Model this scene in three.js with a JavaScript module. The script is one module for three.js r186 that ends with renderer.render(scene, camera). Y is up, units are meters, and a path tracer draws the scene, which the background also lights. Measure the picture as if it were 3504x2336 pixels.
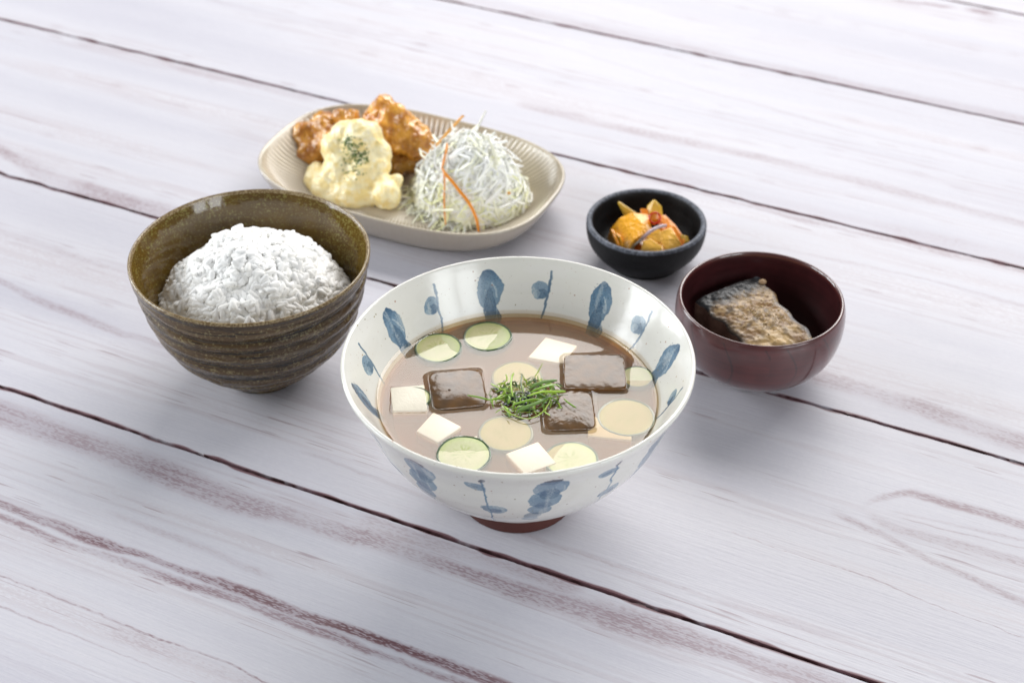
import * as THREE from 'three';
import { MarchingCubes } from 'three/addons/objects/MarchingCubes.js';
import { ConvexGeometry } from 'three/addons/geometries/ConvexGeometry.js';
import { ImprovedNoise } from 'three/addons/math/ImprovedNoise.js';
import { mergeGeometries, mergeVertices, toCreasedNormals } from 'three/addons/utils/BufferGeometryUtils.js';

// ---------------------------------------------------------------- camera, light, exposure
const scene = new THREE.Scene();
const camera = new THREE.PerspectiveCamera(23.22, 3504 / 2336, 0.02, 40);
camera.position.set(-0.0029, 0.5753, 0.6266);
camera.lookAt(-0.0029, 0.5753 - Math.sin(37.3 * Math.PI / 180), 0.6266 - Math.cos(37.3 * Math.PI / 180));
camera.focus = 0.80;
camera.userData.fStop = 10;
scene.background = new THREE.Color(0.175, 0.18, 0.19);          // the even light of a pale room
const renderer = new THREE.WebGLRenderer({ antialias: true });
renderer.toneMapping = THREE.LinearToneMapping;
renderer.toneMappingExposure = 1.09;
renderer.shadowMap.enabled = true;
function panel(name, x, y, z, w, h, rgb, power, tx = 0, ty = 0.04, tz = 0) {
  const l = new THREE.RectAreaLight(new THREE.Color(...rgb), power, w, h);
  l.name = name; l.position.set(x, y, z); l.lookAt(tx, ty, tz); scene.add(l);
}
panel('back_window_light', 0.6, 1.22, -1.35, 2.1, 0.85, [1, 0.982, 0.962], 7.4, 0, 0.04, -0.1);
for (const k of [-1, 1]) {                                        // windows of two panes with a bar between: one in front, two at the side
  panel('front_window_light', 1.25 + k * 0.19, 0.62, 1.27 - k * 0.188, 0.44, 0.95, [0.93, 0.97, 1], 7.2);
  panel('side_window_light', -1.8, 0.62, -0.05 + k * 0.19, 0.33, 0.95, [0.93, 0.97, 1], 10);
  panel('side_window_light', -1.75, 0.62, -0.95 + k * 0.19, 0.33, 0.95, [0.93, 0.97, 1], 10);
}

// ---------------------------------------------------------------- helpers
function mulberry(a) { return () => { a |= 0; a = a + 0x6D2B79F5 | 0; let t = Math.imul(a ^ a >>> 15, 1 | a); t = t + Math.imul(t ^ t >>> 7, 61 | t) ^ t; return ((t ^ t >>> 14) >>> 0) / 4294967296; }; }
const rnd = mulberry(20240607);
const rr = (a, b) => a + (b - a) * rnd();
const clamp = (x, a = 0, b = 1) => Math.min(b, Math.max(a, x));
const mix = (a, b, t) => a + (b - a) * t;
const smooth = (a, b, x) => { const t = clamp((x - a) / (b - a)); return t * t * (3 - 2 * t); };
const IN = new ImprovedNoise();
const n3 = (x, y, z) => IN.noise(x, y, z);
const f3 = (x, y, z) => n3(x, y, z) + 0.5 * n3(x * 2.1 + 5, y * 2.1, z * 2.1 + 9) + 0.25 * n3(x * 4.3, y * 4.3 + 3, z * 4.3);
function h2(x, y) { let h = Math.imul(x, 374761393) ^ Math.imul(y, 668265263); h = Math.imul(h ^ h >>> 13, 1274126177); return ((h ^ h >>> 16) >>> 0) / 4294967296; }
function vn(x, y) {                                               // value noise 0..1
  const ix = Math.floor(x), iy = Math.floor(y); let u = x - ix, v = y - iy; u = u * u * (3 - 2 * u); v = v * v * (3 - 2 * v);
  const a = h2(ix, iy), b = h2(ix + 1, iy), c = h2(ix, iy + 1), d = h2(ix + 1, iy + 1);
  return a + (b - a) * u + (c - a) * v + (a - b - c + d) * u * v;
}
const D25 = 25.5 * Math.PI / 180, AL = new THREE.Vector3(Math.cos(D25), 0, Math.sin(D25)), AC = new THREE.Vector3(-Math.sin(D25), 0, Math.cos(D25));
const used = {};
function numbered(n) { const k = used[n] = (used[n] ?? -1) + 1; return k ? n + '_' + String(k).padStart(3, '0') : n; }
function tag(o, label, category, group, kind) {
  if (label) o.userData.label = label; if (category) o.userData.category = category; if (group) o.userData.group = group; if (kind) o.userData.kind = kind; return o;
}
function thing(name, label, category, pos = [0, 0, 0], group) { const g = new THREE.Group(); g.name = numbered(name); g.position.set(...pos); scene.add(g); return tag(g, label, category, group); }
function mesh(name, geo, mat, parent = scene) {
  const m = new THREE.Mesh(geo, mat); m.name = parent === scene ? numbered(name) : name; m.castShadow = m.receiveShadow = true; parent.add(m); return m;
}
const S = (o) => new THREE.MeshPhysicalMaterial(o);
const col = (r, g, b) => new THREE.Color().setRGB(r, g, b);       // linear
function tex(w, h, f, srgb = true) {                              // f(u, v, out) in 0..1 (sRGB when srgb)
  const d = new Uint8Array(w * h * 4), o = [0, 0, 0];
  for (let y = 0, i = 0; y < h; y++) for (let x = 0; x < w; x++, i += 4) { f((x + 0.5) / w, (y + 0.5) / h, o, x, y); d[i] = clamp(o[0]) * 255; d[i + 1] = clamp(o[1]) * 255; d[i + 2] = clamp(o[2]) * 255; d[i + 3] = 255; }
  const t = new THREE.DataTexture(d, w, h); t.wrapS = t.wrapT = THREE.RepeatWrapping; t.magFilter = t.minFilter = THREE.LinearFilter; if (srgb) t.colorSpace = THREE.SRGBColorSpace; t.needsUpdate = true; return t;
}
function grid(nu, nv, f, wrapU = false) {                         // f(i/nu, j/nv) -> [x, y, z, u?, v?]
  const p = [], uv = [], ix = [];
  for (let j = 0; j <= nv; j++) for (let i = 0; i <= nu; i++) { const q = f(i / nu, j / nv); p.push(q[0], q[1], q[2]); uv.push(q[3] ?? i / nu, q[4] ?? j / nv); }
  for (let j = 0; j < nv; j++) for (let i = 0; i < nu; i++) { const a = j * (nu + 1) + i, b = a + 1, c = a + nu + 1, d = c + 1; ix.push(a, b, d, a, d, c); }
  const g = new THREE.BufferGeometry(); g.setAttribute('position', new THREE.Float32BufferAttribute(p, 3)); g.setAttribute('uv', new THREE.Float32BufferAttribute(uv, 2)); g.setIndex(ix); g.computeVertexNormals();
  if (wrapU) { const n = g.attributes.normal; for (let j = 0; j <= nv; j++) { const a = j * (nu + 1), b = a + nu; const v = new THREE.Vector3(n.getX(a) + n.getX(b), n.getY(a) + n.getY(b), n.getZ(a) + n.getZ(b)).normalize(); n.setXYZ(a, v.x, v.y, v.z); n.setXYZ(b, v.x, v.y, v.z); } }
  return g;
}
// Smooth profile through [r, h] points in mm, n samples.
function profile(pts, n) { return new THREE.SplineCurve(pts.map((p) => new THREE.Vector2(p[0], p[1]))).getSpacedPoints(n); }
function lathe(prof, segs, disp) {                                // prof: Vector2 list in mm; angle 0 at the back (-z), growing to +x; v is arc length
  const L = [0]; for (let i = 1; i < prof.length; i++) L.push(L[i - 1] + prof[i].distanceTo(prof[i - 1]));
  const T = L[L.length - 1], N = prof.length - 1;
  const g = grid(segs, N, (u, v) => { const j = Math.round(v * N), a = (u - 0.5) * 2 * Math.PI, q = prof[j]; const e = disp ? disp(a, q.x, q.y, L[j] / T) : 0; const r = (q.x + e) / 1000; return [r * Math.sin(a), q.y / 1000, -r * Math.cos(a), u, L[j] / T]; }, true);
  g.userData.arc = T; return g;
}
function outward(g, test) {                                       // flips the winding when the normal of vertex i does not agree with test(i) > 0
  if (test(g.attributes.normal, g.attributes.position) < 0) { const a = g.index.array; for (let i = 0; i < a.length; i += 3) { const t = a[i]; a[i] = a[i + 1]; a[i + 1] = t; } const n = g.attributes.normal.array; for (let i = 0; i < n.length; i++) n[i] = -n[i]; }
  return g;
}
const outLast = (g) => outward(g, (n, p) => { const c = p.count, k = c - Math.floor(c * 0.12); return n.getX(k) * p.getX(k) + n.getZ(k) * p.getZ(k); });
const _sph = new THREE.IcosahedronGeometry(1, 1);
function hull(pts, r) {                                           // rounded convex body round points in mm
  const P = [], a = _sph.attributes.position, seen = new Set();
  for (const q of pts) for (let i = 0; i < a.count; i++) { const rad = q[3] ?? r; const v = new THREE.Vector3(q[0] + a.getX(i) * rad, q[1] + a.getY(i) * rad, q[2] + a.getZ(i) * rad).multiplyScalar(0.001); const k = v.toArray().map((x) => Math.round(x * 2e6)).join(); if (!seen.has(k)) { seen.add(k); P.push(v); } }
  const g = new ConvexGeometry(P); const c = toCreasedNormals(g, 0.6);
  const p = c.attributes.position, uv = new Float32Array(p.count * 2); for (let i = 0; i < p.count; i++) { uv[i * 2] = p.getX(i) * 20; uv[i * 2 + 1] = p.getZ(i) * 20; } c.setAttribute('uv', new THREE.BufferAttribute(uv, 2)); return c;
}
function blobs(list, { k = 1.5, cell = 0.8, bump, floor }) {      // one surface round soft-joined balls [x, y, z, r] in mm; result in metres
  const lo = [1e9, 1e9, 1e9], hi = [-1e9, -1e9, -1e9]; for (const b of list) for (let c = 0; c < 3; c++) { lo[c] = Math.min(lo[c], b[c] - b[3]); hi[c] = Math.max(hi[c], b[c] + b[3]); }
  const ctr = lo.map((x, i) => (x + hi[i]) / 2), half = Math.max(...hi.map((x, i) => (x - lo[i]) / 2)) + 5, res = Math.ceil(2 * half / cell);
  const mc = new MarchingCubes(res, new THREE.MeshStandardMaterial(), false, false, 400000), hs = res / 2; mc.isolation = 0;
  for (let z = 0, i = 0; z < res; z++) for (let y = 0; y < res; y++) for (let x = 0; x < res; x++, i++) {
    const px = ctr[0] + (x - hs) / hs * half, py = ctr[1] + (y - hs) / hs * half, pz = ctr[2] + (z - hs) / hs * half; let e = 0, m = 1e9;
    for (const b of list) { const d = Math.hypot(px - b[0], py - b[1], pz - b[2]) - b[3]; if (d < m) m = d; e += Math.exp(-d / k); }
    let d = m > 14 ? m : -k * Math.log(e);
    if (!isFinite(d)) d = m;
    if (bump && Math.abs(d) < 8) d -= bump(px, py, pz);
    if (floor !== undefined) d = Math.max(d, floor - py);
    mc.field[i] = -d;
  }
  mc.update();
  const g0 = new THREE.BufferGeometry(), p = new Float32Array(mc.count * 3); for (let i = 0; i < mc.count * 3; i++) p[i] = (ctr[i % 3] + mc.positionArray[i] * half) / 1000;
  g0.setAttribute('position', new THREE.BufferAttribute(p, 3)); const g = mergeVertices(g0, 1e-6); g.computeVertexNormals();
  const q = g.attributes.position, nn = g.attributes.normal; let s = 0, cx = ctr.map((c) => c / 1000); for (let i = 0; i < q.count; i += 7) s += nn.getX(i) * (q.getX(i) - cx[0]) + nn.getY(i) * (q.getY(i) - cx[1]) + nn.getZ(i) * (q.getZ(i) - cx[2]);
  if (s < 0) { const a = g.index.array; for (let i = 0; i < a.length; i += 3) { const t = a[i]; a[i] = a[i + 1]; a[i + 1] = t; } g.computeVertexNormals(); }
  return g;
}
function paint(g, f) { const p = g.attributes.position, n = g.attributes.normal, c = new Float32Array(p.count * 3); for (let i = 0; i < p.count; i++) { const q = f(p.getX(i) * 1000, p.getY(i) * 1000, p.getZ(i) * 1000, n.getX(i), n.getY(i), n.getZ(i)); c.set(q, i * 3); } g.setAttribute('color', new THREE.BufferAttribute(c, 3)); return g; }
const mix3 = (a, b, t) => [mix(a[0], b[0], t), mix(a[1], b[1], t), mix(a[2], b[2], t)];
function ribbon(pts, width, thick, up = new THREE.Vector3(0, 1, 0), segs = 14, taper = 0.35, twist = 0) {   // a flat strip with thickness along points (metres)
  const c = new THREE.CatmullRomCurve3(pts), P = []; const a = new THREE.Vector3(), t = new THREE.Vector3(), b = new THREE.Vector3(), n = new THREE.Vector3();
  const g = grid(6, segs, (u, v) => {
    c.getPoint(v, a); c.getTangent(v, t); b.crossVectors(t, up).normalize(); if (b.lengthSq() < 0.1) b.set(1, 0, 0); n.crossVectors(b, t).normalize();
    if (twist) { b.applyAxisAngle(t, twist * v); n.applyAxisAngle(t, twist * v); }
    const w = width / 2 * (1 - taper * Math.pow(Math.abs(2 * v - 1), 4)), an = u * 2 * Math.PI, ca = Math.cos(an), sa = Math.sin(an);
    return [a.x + b.x * w * ca + n.x * thick / 2 * sa, a.y + b.y * w * ca + n.y * thick / 2 * sa, a.z + b.z * w * ca + n.z * thick / 2 * sa];
  }, true);
  const q = g.attributes.position, m = g.attributes.normal, k = 7 * Math.floor(segs / 2); c.getPoint(Math.floor(segs / 2) / segs, a); if ((q.getX(k) - a.x) * m.getX(k) + (q.getY(k) - a.y) * m.getY(k) + (q.getZ(k) - a.z) * m.getZ(k) < 0) { const x = g.index.array; for (let i = 0; i < x.length; i += 3) { const s = x[i]; x[i] = x[i + 1]; x[i + 1] = s; } for (let i = 0; i < m.array.length; i++) m.array[i] *= -1; }
  return g;
}

// ---------------------------------------------------------------- the table: whitewashed planks with gaps between
{
  const D0 = -0.74, D1 = 0.42, W = 2048, H = 640;
  const edges = [-0.837, -0.6597, -0.4899, -0.3143, -0.1346, 0.0437, 0.2215, 0.40];
  // worn streaks: [strength, width mm, raggedness, d, n, d, n ...] in mm along and across the planks
  const worn = [
    [0.50, 12, 1, -420, 60, -280, 62.2, -201, 62.2, -131, 67, -41, 60, 25, 61, 102, 56.5, 175, 54.9, 330, 57],
    [0.95, 5, 0.9, -330, 118, -234, 119.2, -179, 120.1, -128, 119.1, -66, 118.6, -9, 116.9, 42, 117.4, 120, 118],
    [0.65, 5, 1, -330, 124, -228, 126.2, -185, 128.1, -136, 126.1, -75, 124.2, -16, 124.7, 28, 123.7, 90, 123],
    [0.55, 1.3, 0.7, -260, 160, -200, 160.1, -157, 160.3, -119, 160.3, -81, 158.7, -51, 161.7, 60, 160],
    [0.35, 1.0, 1, -240, 177, -187, 176.6, -130, 176.3, -101, 175.3, -77, 175.2, 20, 176],
    [0.22, 7, 0.8, -140, 166, -60, 164, 30, 166, 90, 168],
    [0.42, 12, 1, -560, -160, -462, -158, -420, -148, -375, -143, -325, -141.8, -240, -141],
    [0.35, 5, 0.9, -420, -40, -361, -36.6, -315, -29.2, -264, -25.3, -190, -26],
    [0.18, 9, 0.8, -620, -262, -543, -259.5, -463, -257.3, -387, -255.3, -300, -258],
    [0.42, 9, 0.6, -180, -367, -107, -365.1, -17, -369.4, 59, -368.6, 181, -363.3, 320, -361],
    [0.20, 3, 0.8, -260, -466, -224, -462.1, -58, -439.7, 56, -429.8, 167, -426.5, 300, -425],
    [0.50, 5, 0.7, -71, -311, 48, -309, 190, -311, 300, -311], [0.28, 11, 0.9, -90, -324, 40, -322, 190, -323, 300, -322],
    [0.30, 3, 0.8, -150, -271, -97, -270.9, 32, -270.8, 127, -276.8, 199, -276.5, 300, -275],
    [0.20, 5, 0.8, -200, -255, -60, -250, 60, -252, 200, -249],
    [0.35, 9, 0.6, -239, -497, -60, -496, 154, -495.5, 300, -496], [0.18, 12, 0.7, -450, -500, -239, -500, -60, -503],
    [0.8, 4, 0.4, 15, -640, 23, -641.4, 54, -645.9, 72, -649], [0.8, 5, 0.4, 73, -650, 87, -651, 104, -650.5],
    [0.7, 4.2, 0.3, -325, -268, -321, -267.7, -316, -267.5],
    [0.52, 7, 1, 160, -66.4, 168, -78, 180, -86.7, 204, -88.5, 238, -88.5, 330, -90], [0.48, 6, 1, 162, -62.4, 181, -58.2, 211, -60.5, 243, -62.4, 330, -64],
    [0.8, 1.8, 0.3, 173, -54.6, 175, -53.4, 180, -49.8, 183, -48], [0.42, 5, 1, 146, -57, 169, -52.6, 204, -43.9, 249, -34.6, 330, -25],
    [0.26, 1.6, 1, 172, -70, 208, -74, 240, -78, 320, -82], [0.26, 1.4, 1, 175, -66, 208, -69, 240, -72, 320, -75],
    [0.44, 11, 0.9, 60, -158, 104, -159, 146, -158.5, 224, -151.5, 330, -148],
    [0.4, 0.8, 0.6, 100, -21, 122, -19.9, 174, -19.7, 228, -14, 300, -12],
    [0.38, 10, 1, -70, 50, -44, 51, 0, 47.5, 30, 46.5, 60, 47], [0.25, 3, 1, -185, 100, -150, 101, -80, 104],
    [0.25, 6, 0.8, -420, -80, -330, -76, -230, -78, -120, -75], [0.22, 3, 0.9, -120, 18, -20, 24, 80, 26, 180, 25],
    [0.3, 8, 0.8, -520, -310, -400, -308, -300, -309], [0.22, 5, 0.8, -560, -420, -430, -410, -320, -408, -200, -402],
  ];
  const table = thing('table_top', 'whitewashed wooden plank tabletop with worn purple brown grain under all the dishes', 'table'); table.userData.kind = 'structure';
  const bumpT = tex(1024, 512, (u, v, o) => { o[0] = o[1] = o[2] = 0.5 * vn(u * 90, v * 300) + 0.3 * vn(u * 30 + 7, v * 120) + 0.2 * vn(u * 700, v * 500); }, false);
  edges.slice(0, -1).forEach((e0, k) => {
    const e1 = edges[k + 1], wid = e1 - e0, mask = new Float32Array(W * H);
    for (const s of worn) {
      const mid = (s[4] + s[s.length - 1]) / 2000; if (mid < e0 || mid > e1) continue;
      const pts = []; for (let i = 3; i < s.length; i += 2) pts.push([s[i] / 1000, s[i + 1] / 1000]);
      const x0 = Math.floor((pts[0][0] - D0) / (D1 - D0) * W), x1 = Math.ceil((pts[pts.length - 1][0] - D0) / (D1 - D0) * W);
      for (let x = Math.max(0, x0); x < Math.min(W, x1); x++) {
        const d = D0 + (x + 0.5) / W * (D1 - D0); let j = 0; while (j < pts.length - 2 && d > pts[j + 1][0]) j++;
        let t = clamp((d - pts[j][0]) / (pts[j + 1][0] - pts[j][0])); t = t * t * (3 - 2 * t) * 0.4 + t * 0.6; let c = mix(pts[j][1], pts[j + 1][1], t);
        c += (vn(d * 60, s[4]) - 0.5) * 0.0016 + (vn(d * 240, s[4] + 5) - 0.5) * 0.0008;
        const end = Math.min(1, (x - x0) / 20, (x1 - x) / 20), hw = s[1] / 2000 * mix(0.6, 1.35, vn(d * 22, s[4] + 11)), st = s[0] * mix(1 - 0.55 * s[2], 1.1, vn(d * 35, s[4] + 21)) * end;
        const y0 = Math.floor((c - hw * 1.8 - e0) / wid * H), y1 = Math.ceil((c + hw * 1.8 - e0) / wid * H);
        for (let y = Math.max(0, y0); y < Math.min(H, y1); y++) { const q = Math.abs(e0 + (y + 0.5) / H * wid - c) / hw; const m = st * (1 - smooth(0.45, 1.7, q)); if (m > mask[y * W + x]) mask[y * W + x] = m; }
      }
    }
    const sd = k * 37.7;
    const map = tex(W, H, (u, v, o, x, y) => {
      const d = D0 + u * (D1 - D0), n = e0 + v * wid, wn = n + 0.0025 * (vn(d * 7 + sd, n * 25) - 0.5);
      const g1 = vn(d * 70 + sd, wn * 2600), g2 = vn(d * 16 + sd, wn * 620 + 9), g3 = vn(d * 5 + sd, wn * 90 + 31), g4 = vn(d * 640, wn * 2400 + 50), g5 = vn(d * 2.2 + sd, wn * 34 + 71);
      const brk = 0.28 * g1 + 0.26 * g2 + 0.46 * g4;
      let m = mask[y * W + x];
      m = (n < -0.2 ? 0.62 : 0.85) * m * mix(0.42, 1.12, smooth(0.40, 0.60, brk + (m - 0.5) * 0.25));
      m = Math.max(m, 0.12 * smooth(0.60, 0.86, g5 * 0.6 + g3 * 0.4) * smooth(0.35, 0.6, brk));
      m = Math.max(m, 0.34 * smooth(0.82, 0.94, vn(d * 34 + sd, wn * 1500 + 17)) * smooth(0.45, 0.75, g3));
      m = Math.max(m, 0.10 * smooth(0.55, 0.78, g2) * smooth(0.3, 0.8, g3));
      const ed = Math.min(n - e0, e1 - n) * 1000; m = Math.max(m, 0.95 * (1 - smooth(0.9, 2.2, ed + 2.4 * (vn(d * 90 + sd, 3.3 + (n > (e0 + e1) / 2 ? 40 : 0)) - 0.5))));
      const w = 0.045 * (g5 - 0.5) + 0.035 * (g3 - 0.5) + 0.022 * (g1 - 0.5) + 0.02 * (g4 - 0.5);
      const r = 0.768 + w, g = 0.762 + w, b = 0.791 + w * 0.8, br = 0.06 * (g2 - 0.5);
      const dk = 1 - smooth(0.45, 1.05, ed + 0.9 * (vn(d * 120 + sd, 7.7) - 0.5)); o[0] = mix(r, 0.41 + br, m); o[1] = mix(g, 0.29 + br, m); o[2] = mix(b, 0.31 + br, m); o[0] = mix(o[0], 0.17, dk); o[1] = mix(o[1], 0.08, dk); o[2] = mix(o[2], 0.08, dk);
    });
    const mat = S({ map, roughness: 0.44, bumpMap: bumpT, bumpScale: 0.00014, specularIntensity: 0.62 });
    const NS = 900, gap = 0.00085, sec = [[0, -0.009], [0, -0.0022], [0.0001, -0.0003], [0.0003, 0], [0.5, 0], [1, 0], [1, -0.0003], [1, -0.0022], [1, -0.009]];
    const geo = grid(NS, 8, (u, v) => {
      const j = Math.round(v * 8), d = D0 + u * (D1 - D0), jag = (s) => 0.0004 * (vn(d * 70, s) - 0.5) + 0.0005 * (vn(d * 420, s + 9) - 0.5) - 0.0009 * smooth(0.90, 0.93, vn(d * 150, s + 3));
      const a = e0 + gap + jag(sd + 1), b = e1 - gap - jag(sd + 90); let n, y = sec[j][1];
      if (j < 4) n = a + sec[j][0]; else if (j === 4) n = (a + b) / 2; else n = b - sec[8 - j][0];
      return [d * AL.x + n * AC.x, y, d * AL.z + n * AC.z, u, (n - e0) / wid];
    });
    outward(geo, (nn) => nn.getY(4 * (NS + 1) + 10)); mesh('plank', geo, mat, table);
  });
  const c = AL.clone().multiplyScalar((D0 + D1) / 2).addScaledVector(AC, (edges[0] + edges[7]) / 2);
  const under = mesh('backing_board', new THREE.BoxGeometry(D1 - D0, 0.004, edges[7] - edges[0]), S({ color: col(0.022, 0.009, 0.010), roughness: 0.9 }), table);
  under.position.set(c.x, -0.0112, c.z); under.rotation.y = -D25;
}
// ---------------------------------------------------------------- the dishes
const vAt = (prof, h, outer) => { const L = [0]; for (let i = 1; i < prof.length; i++) L.push(L[i - 1] + prof[i].distanceTo(prof[i - 1])); const T = L[L.length - 1]; let top = 0; prof.forEach((q, i) => { if (q.y > prof[top].y) top = i; }); if (outer) { for (let i = top; i < prof.length; i++) if (prof[i].y <= h) return L[i] / T; return 1; } for (let i = top; i >= 0; i--) if (prof[i].y <= h) return L[i] / T; return 0; };
const soupProf = [...profile([[0, 13], [8, 14], [24, 19], [40, 30], [52, 42], [62, 54.5], [69, 64.7], [72.6, 70.5], [76.6, 78], [80.2, 84.6], [82.4, 88]], 60), ...profile([[82.8, 88.7], [83.5, 89.15], [84.3, 89.05], [84.85, 88.4], [84.95, 87.4]], 10), ...profile([[84.6, 86.3], [83.2, 83.6], [80.6, 78.6], [77.7, 72], [74.6, 63.5], [70.2, 53.5], [63.4, 42.8], [54.4, 32], [44, 22], [34.5, 12.6], [29.5, 8], [27, 7]], 60)];
{
  const W = 2048, H = 1024, cv = document.createElement('canvas'); cv.width = W; cv.height = H; let x = cv.getContext('2d'); const base = x, ov = document.createElement('canvas'); ov.width = W; ov.height = H; const r = mulberry(77), R = (a, b) => a + (b - a) * r();
  x.fillStyle = 'rgb(223,221,213)'; x.fillRect(0, 0, W, H);
  for (let i = 0; i < 260; i++) { x.fillStyle = `rgba(${R(0, 1) < 0.5 ? '238,238,234' : '206,204,196'},0.10)`; x.beginPath(); x.ellipse(R(0, W), R(0, H), R(20, 90), R(8, 26), 0, 0, 7); x.fill(); }
  const place = (deg, h, outer, f) => { const v = vAt(soupProf, h, outer), rad = outer ? 76 : 77, kx = W / (2 * Math.PI * rad), T = soupProf.reduce((s, q, i) => i ? s + q.distanceTo(soupProf[i - 1]) : 0, 0), ky = H / T, a = outer ? 180 - deg : deg; let px = ((a / 360 + 0.5) % 1) * W; for (const o of [-W, 0, W]) { x.save(); x.translate(px + o, (1 - v) * H); x.scale(outer ? -kx : kx, outer ? -ky : ky); f(); x.restore(); } };
  const blue = (a) => `rgba(66,106,138,${a})`, dark = (a) => `rgba(32,68,100,${a})`, pale = (a) => `rgba(196,208,212,${a})`;
  const ell = (cx, cy, rx, ry, rot, f) => { x.fillStyle = f; x.beginPath(); x.ellipse(cx, cy, rx, ry, rot, 0, 7); x.fill(); };
  const wash = (path, y0, y1) => { const g = x.createLinearGradient(0, y0, 0, y1); g.addColorStop(0, dark(0.92)); g.addColorStop(0.22, blue(0.86)); g.addColorStop(0.6, blue(0.78)); g.addColorStop(0.85, dark(0.75)); g.addColorStop(1, blue(0.7)); x.fillStyle = g; path(); x.fill(); x.strokeStyle = dark(0.35); x.lineWidth = 0.35; path(); x.stroke(); };
  x = ov.getContext('2d');
  const q = mulberry(5), Q = (a, b) => a + (b - a) * q();
  for (let k = 0; k < 16; k++) {
    const deg = -168.75 + 22.5 * k, leaf = Math.abs(k % 2) === 1;    // inside: leaves at -56, -11, 34, 79 ...
    place(deg, 86.2, false, () => {
      if (leaf) {
        x.scale(1.22, 1); x.rotate(Q(-0.06, 0.1)); const w = Q(0.85, 1.05), len = Q(27, 30);
        wash(() => { x.beginPath(); x.moveTo(-1.8 * w, 0.6); x.quadraticCurveTo(0, -0.8, 1.8 * w, 0.6); x.bezierCurveTo(5.6 * w, 5, 7.2 * w, 12, 4.2 * w, 17.5); x.lineTo(2.6, 20); x.lineTo(4.6, 24.5); x.lineTo(3.6, len); x.lineTo(-3.4, len); x.lineTo(-3.0, 20); x.bezierCurveTo(-7.2 * w, 14, -5.8 * w, 6, -1.8 * w, 0.6); x.closePath(); }, 0, len);
        x.fillStyle = dark(0.5); x.beginPath(); x.moveTo(-0.2, 9); x.bezierCurveTo(2.2, 13, 3, 18, 2.4, 24); x.lineTo(-2.8, 24); x.bezierCurveTo(-3.2, 18, -2, 13, -0.2, 9); x.fill();
        x.strokeStyle = pale(0.5); x.lineWidth = 0.8; x.beginPath(); x.moveTo(0.8, 7); x.quadraticCurveTo(3.4, 11, 3.4, 16); x.stroke(); x.strokeStyle = pale(0.35); x.lineWidth = 0.5; x.beginPath(); x.moveTo(3.0, 20.5); x.lineTo(2.2, 26); x.stroke();
        for (let i = 0; i < 40; i++) ell(Q(-4.5, 4.5), Q(2, 20), 0.22, 0.22, 0, 'rgba(22,40,58,0.55)');
      } else {
        x.scale(1.15, 1); x.rotate(Q(-0.1, 0.08)); x.strokeStyle = dark(0.72); x.lineWidth = 1.15; x.beginPath(); x.moveTo(1.6, 0.5); x.quadraticCurveTo(2.4, 12, 0.6, 26); x.stroke();
        ell(-2.2, 11.5, 4.1, 4.9, 0.1, blue(0.7)); ell(-1.2, 13.4, 2.6, 2.7, 0.1, dark(0.5)); ell(-3.6, 13.6, 1.6, 2.2, 0.4, pale(0.35)); for (let i = 0; i < 18; i++) ell(Q(-5, 1), Q(8, 15), 0.2, 0.2, 0, 'rgba(22,40,58,0.5)');
      }
    });
    const od = -168.75 + 22.5 * k, oleaf = ((k % 2) === 0);          // outside: leaves at -34, 11, 56 ..., stems between
    place(od, 84.5, true, () => {
      if (oleaf) {
        x.rotate(0.07);
        ell(0, 9, 8.4, 7.6, -0.3, blue(0.74)); ell(-1.2, 20, 7.6, 8.2, -0.25, blue(0.72)); ell(0.6, 15, 4.6, 5, 0, dark(0.4)); ell(-2.4, 31, 5.6, 6.2, -0.3, blue(0.7)); ell(-1.2, 26, 4, 3.4, -0.3, dark(0.34)); ell(-4.6, 38.5, 4.6, 4.6, -0.3, dark(0.45)); ell(-5.5, 45, 5, 3.6, 0, blue(0.45));
        ell(4.2, 8.6, 2.2, 3.6, -0.5, pale(0.22)); ell(0, 1.4, 4.2, 1.7, 0, 'rgba(24,36,52,0.85)'); ell(-1, 3.4, 5, 2.4, -0.1, dark(0.5));
      } else {
        x.strokeStyle = blue(0.85); x.lineWidth = 1.15; x.beginPath(); x.moveTo(0, 0.5); x.quadraticCurveTo(1, 24, 0.4, 56); x.stroke(); ell(0, 1.7, 1.35, 2.1, 0, 'rgba(28,42,60,0.9)');
        ell(-3.6, 8.5, 5.2, 3.5, 0.25, blue(0.7)); ell(-4.4, 9.2, 2.4, 1.6, 0.2, dark(0.5)); ell(3.2, 31, 6.2, 5, -0.1, blue(0.66)); ell(3.6, 32, 3.2, 2.6, 0, dark(0.5)); ell(-1.5, 30.2, 2, 3, 0, dark(0.3));
      }
    });
  }
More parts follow.
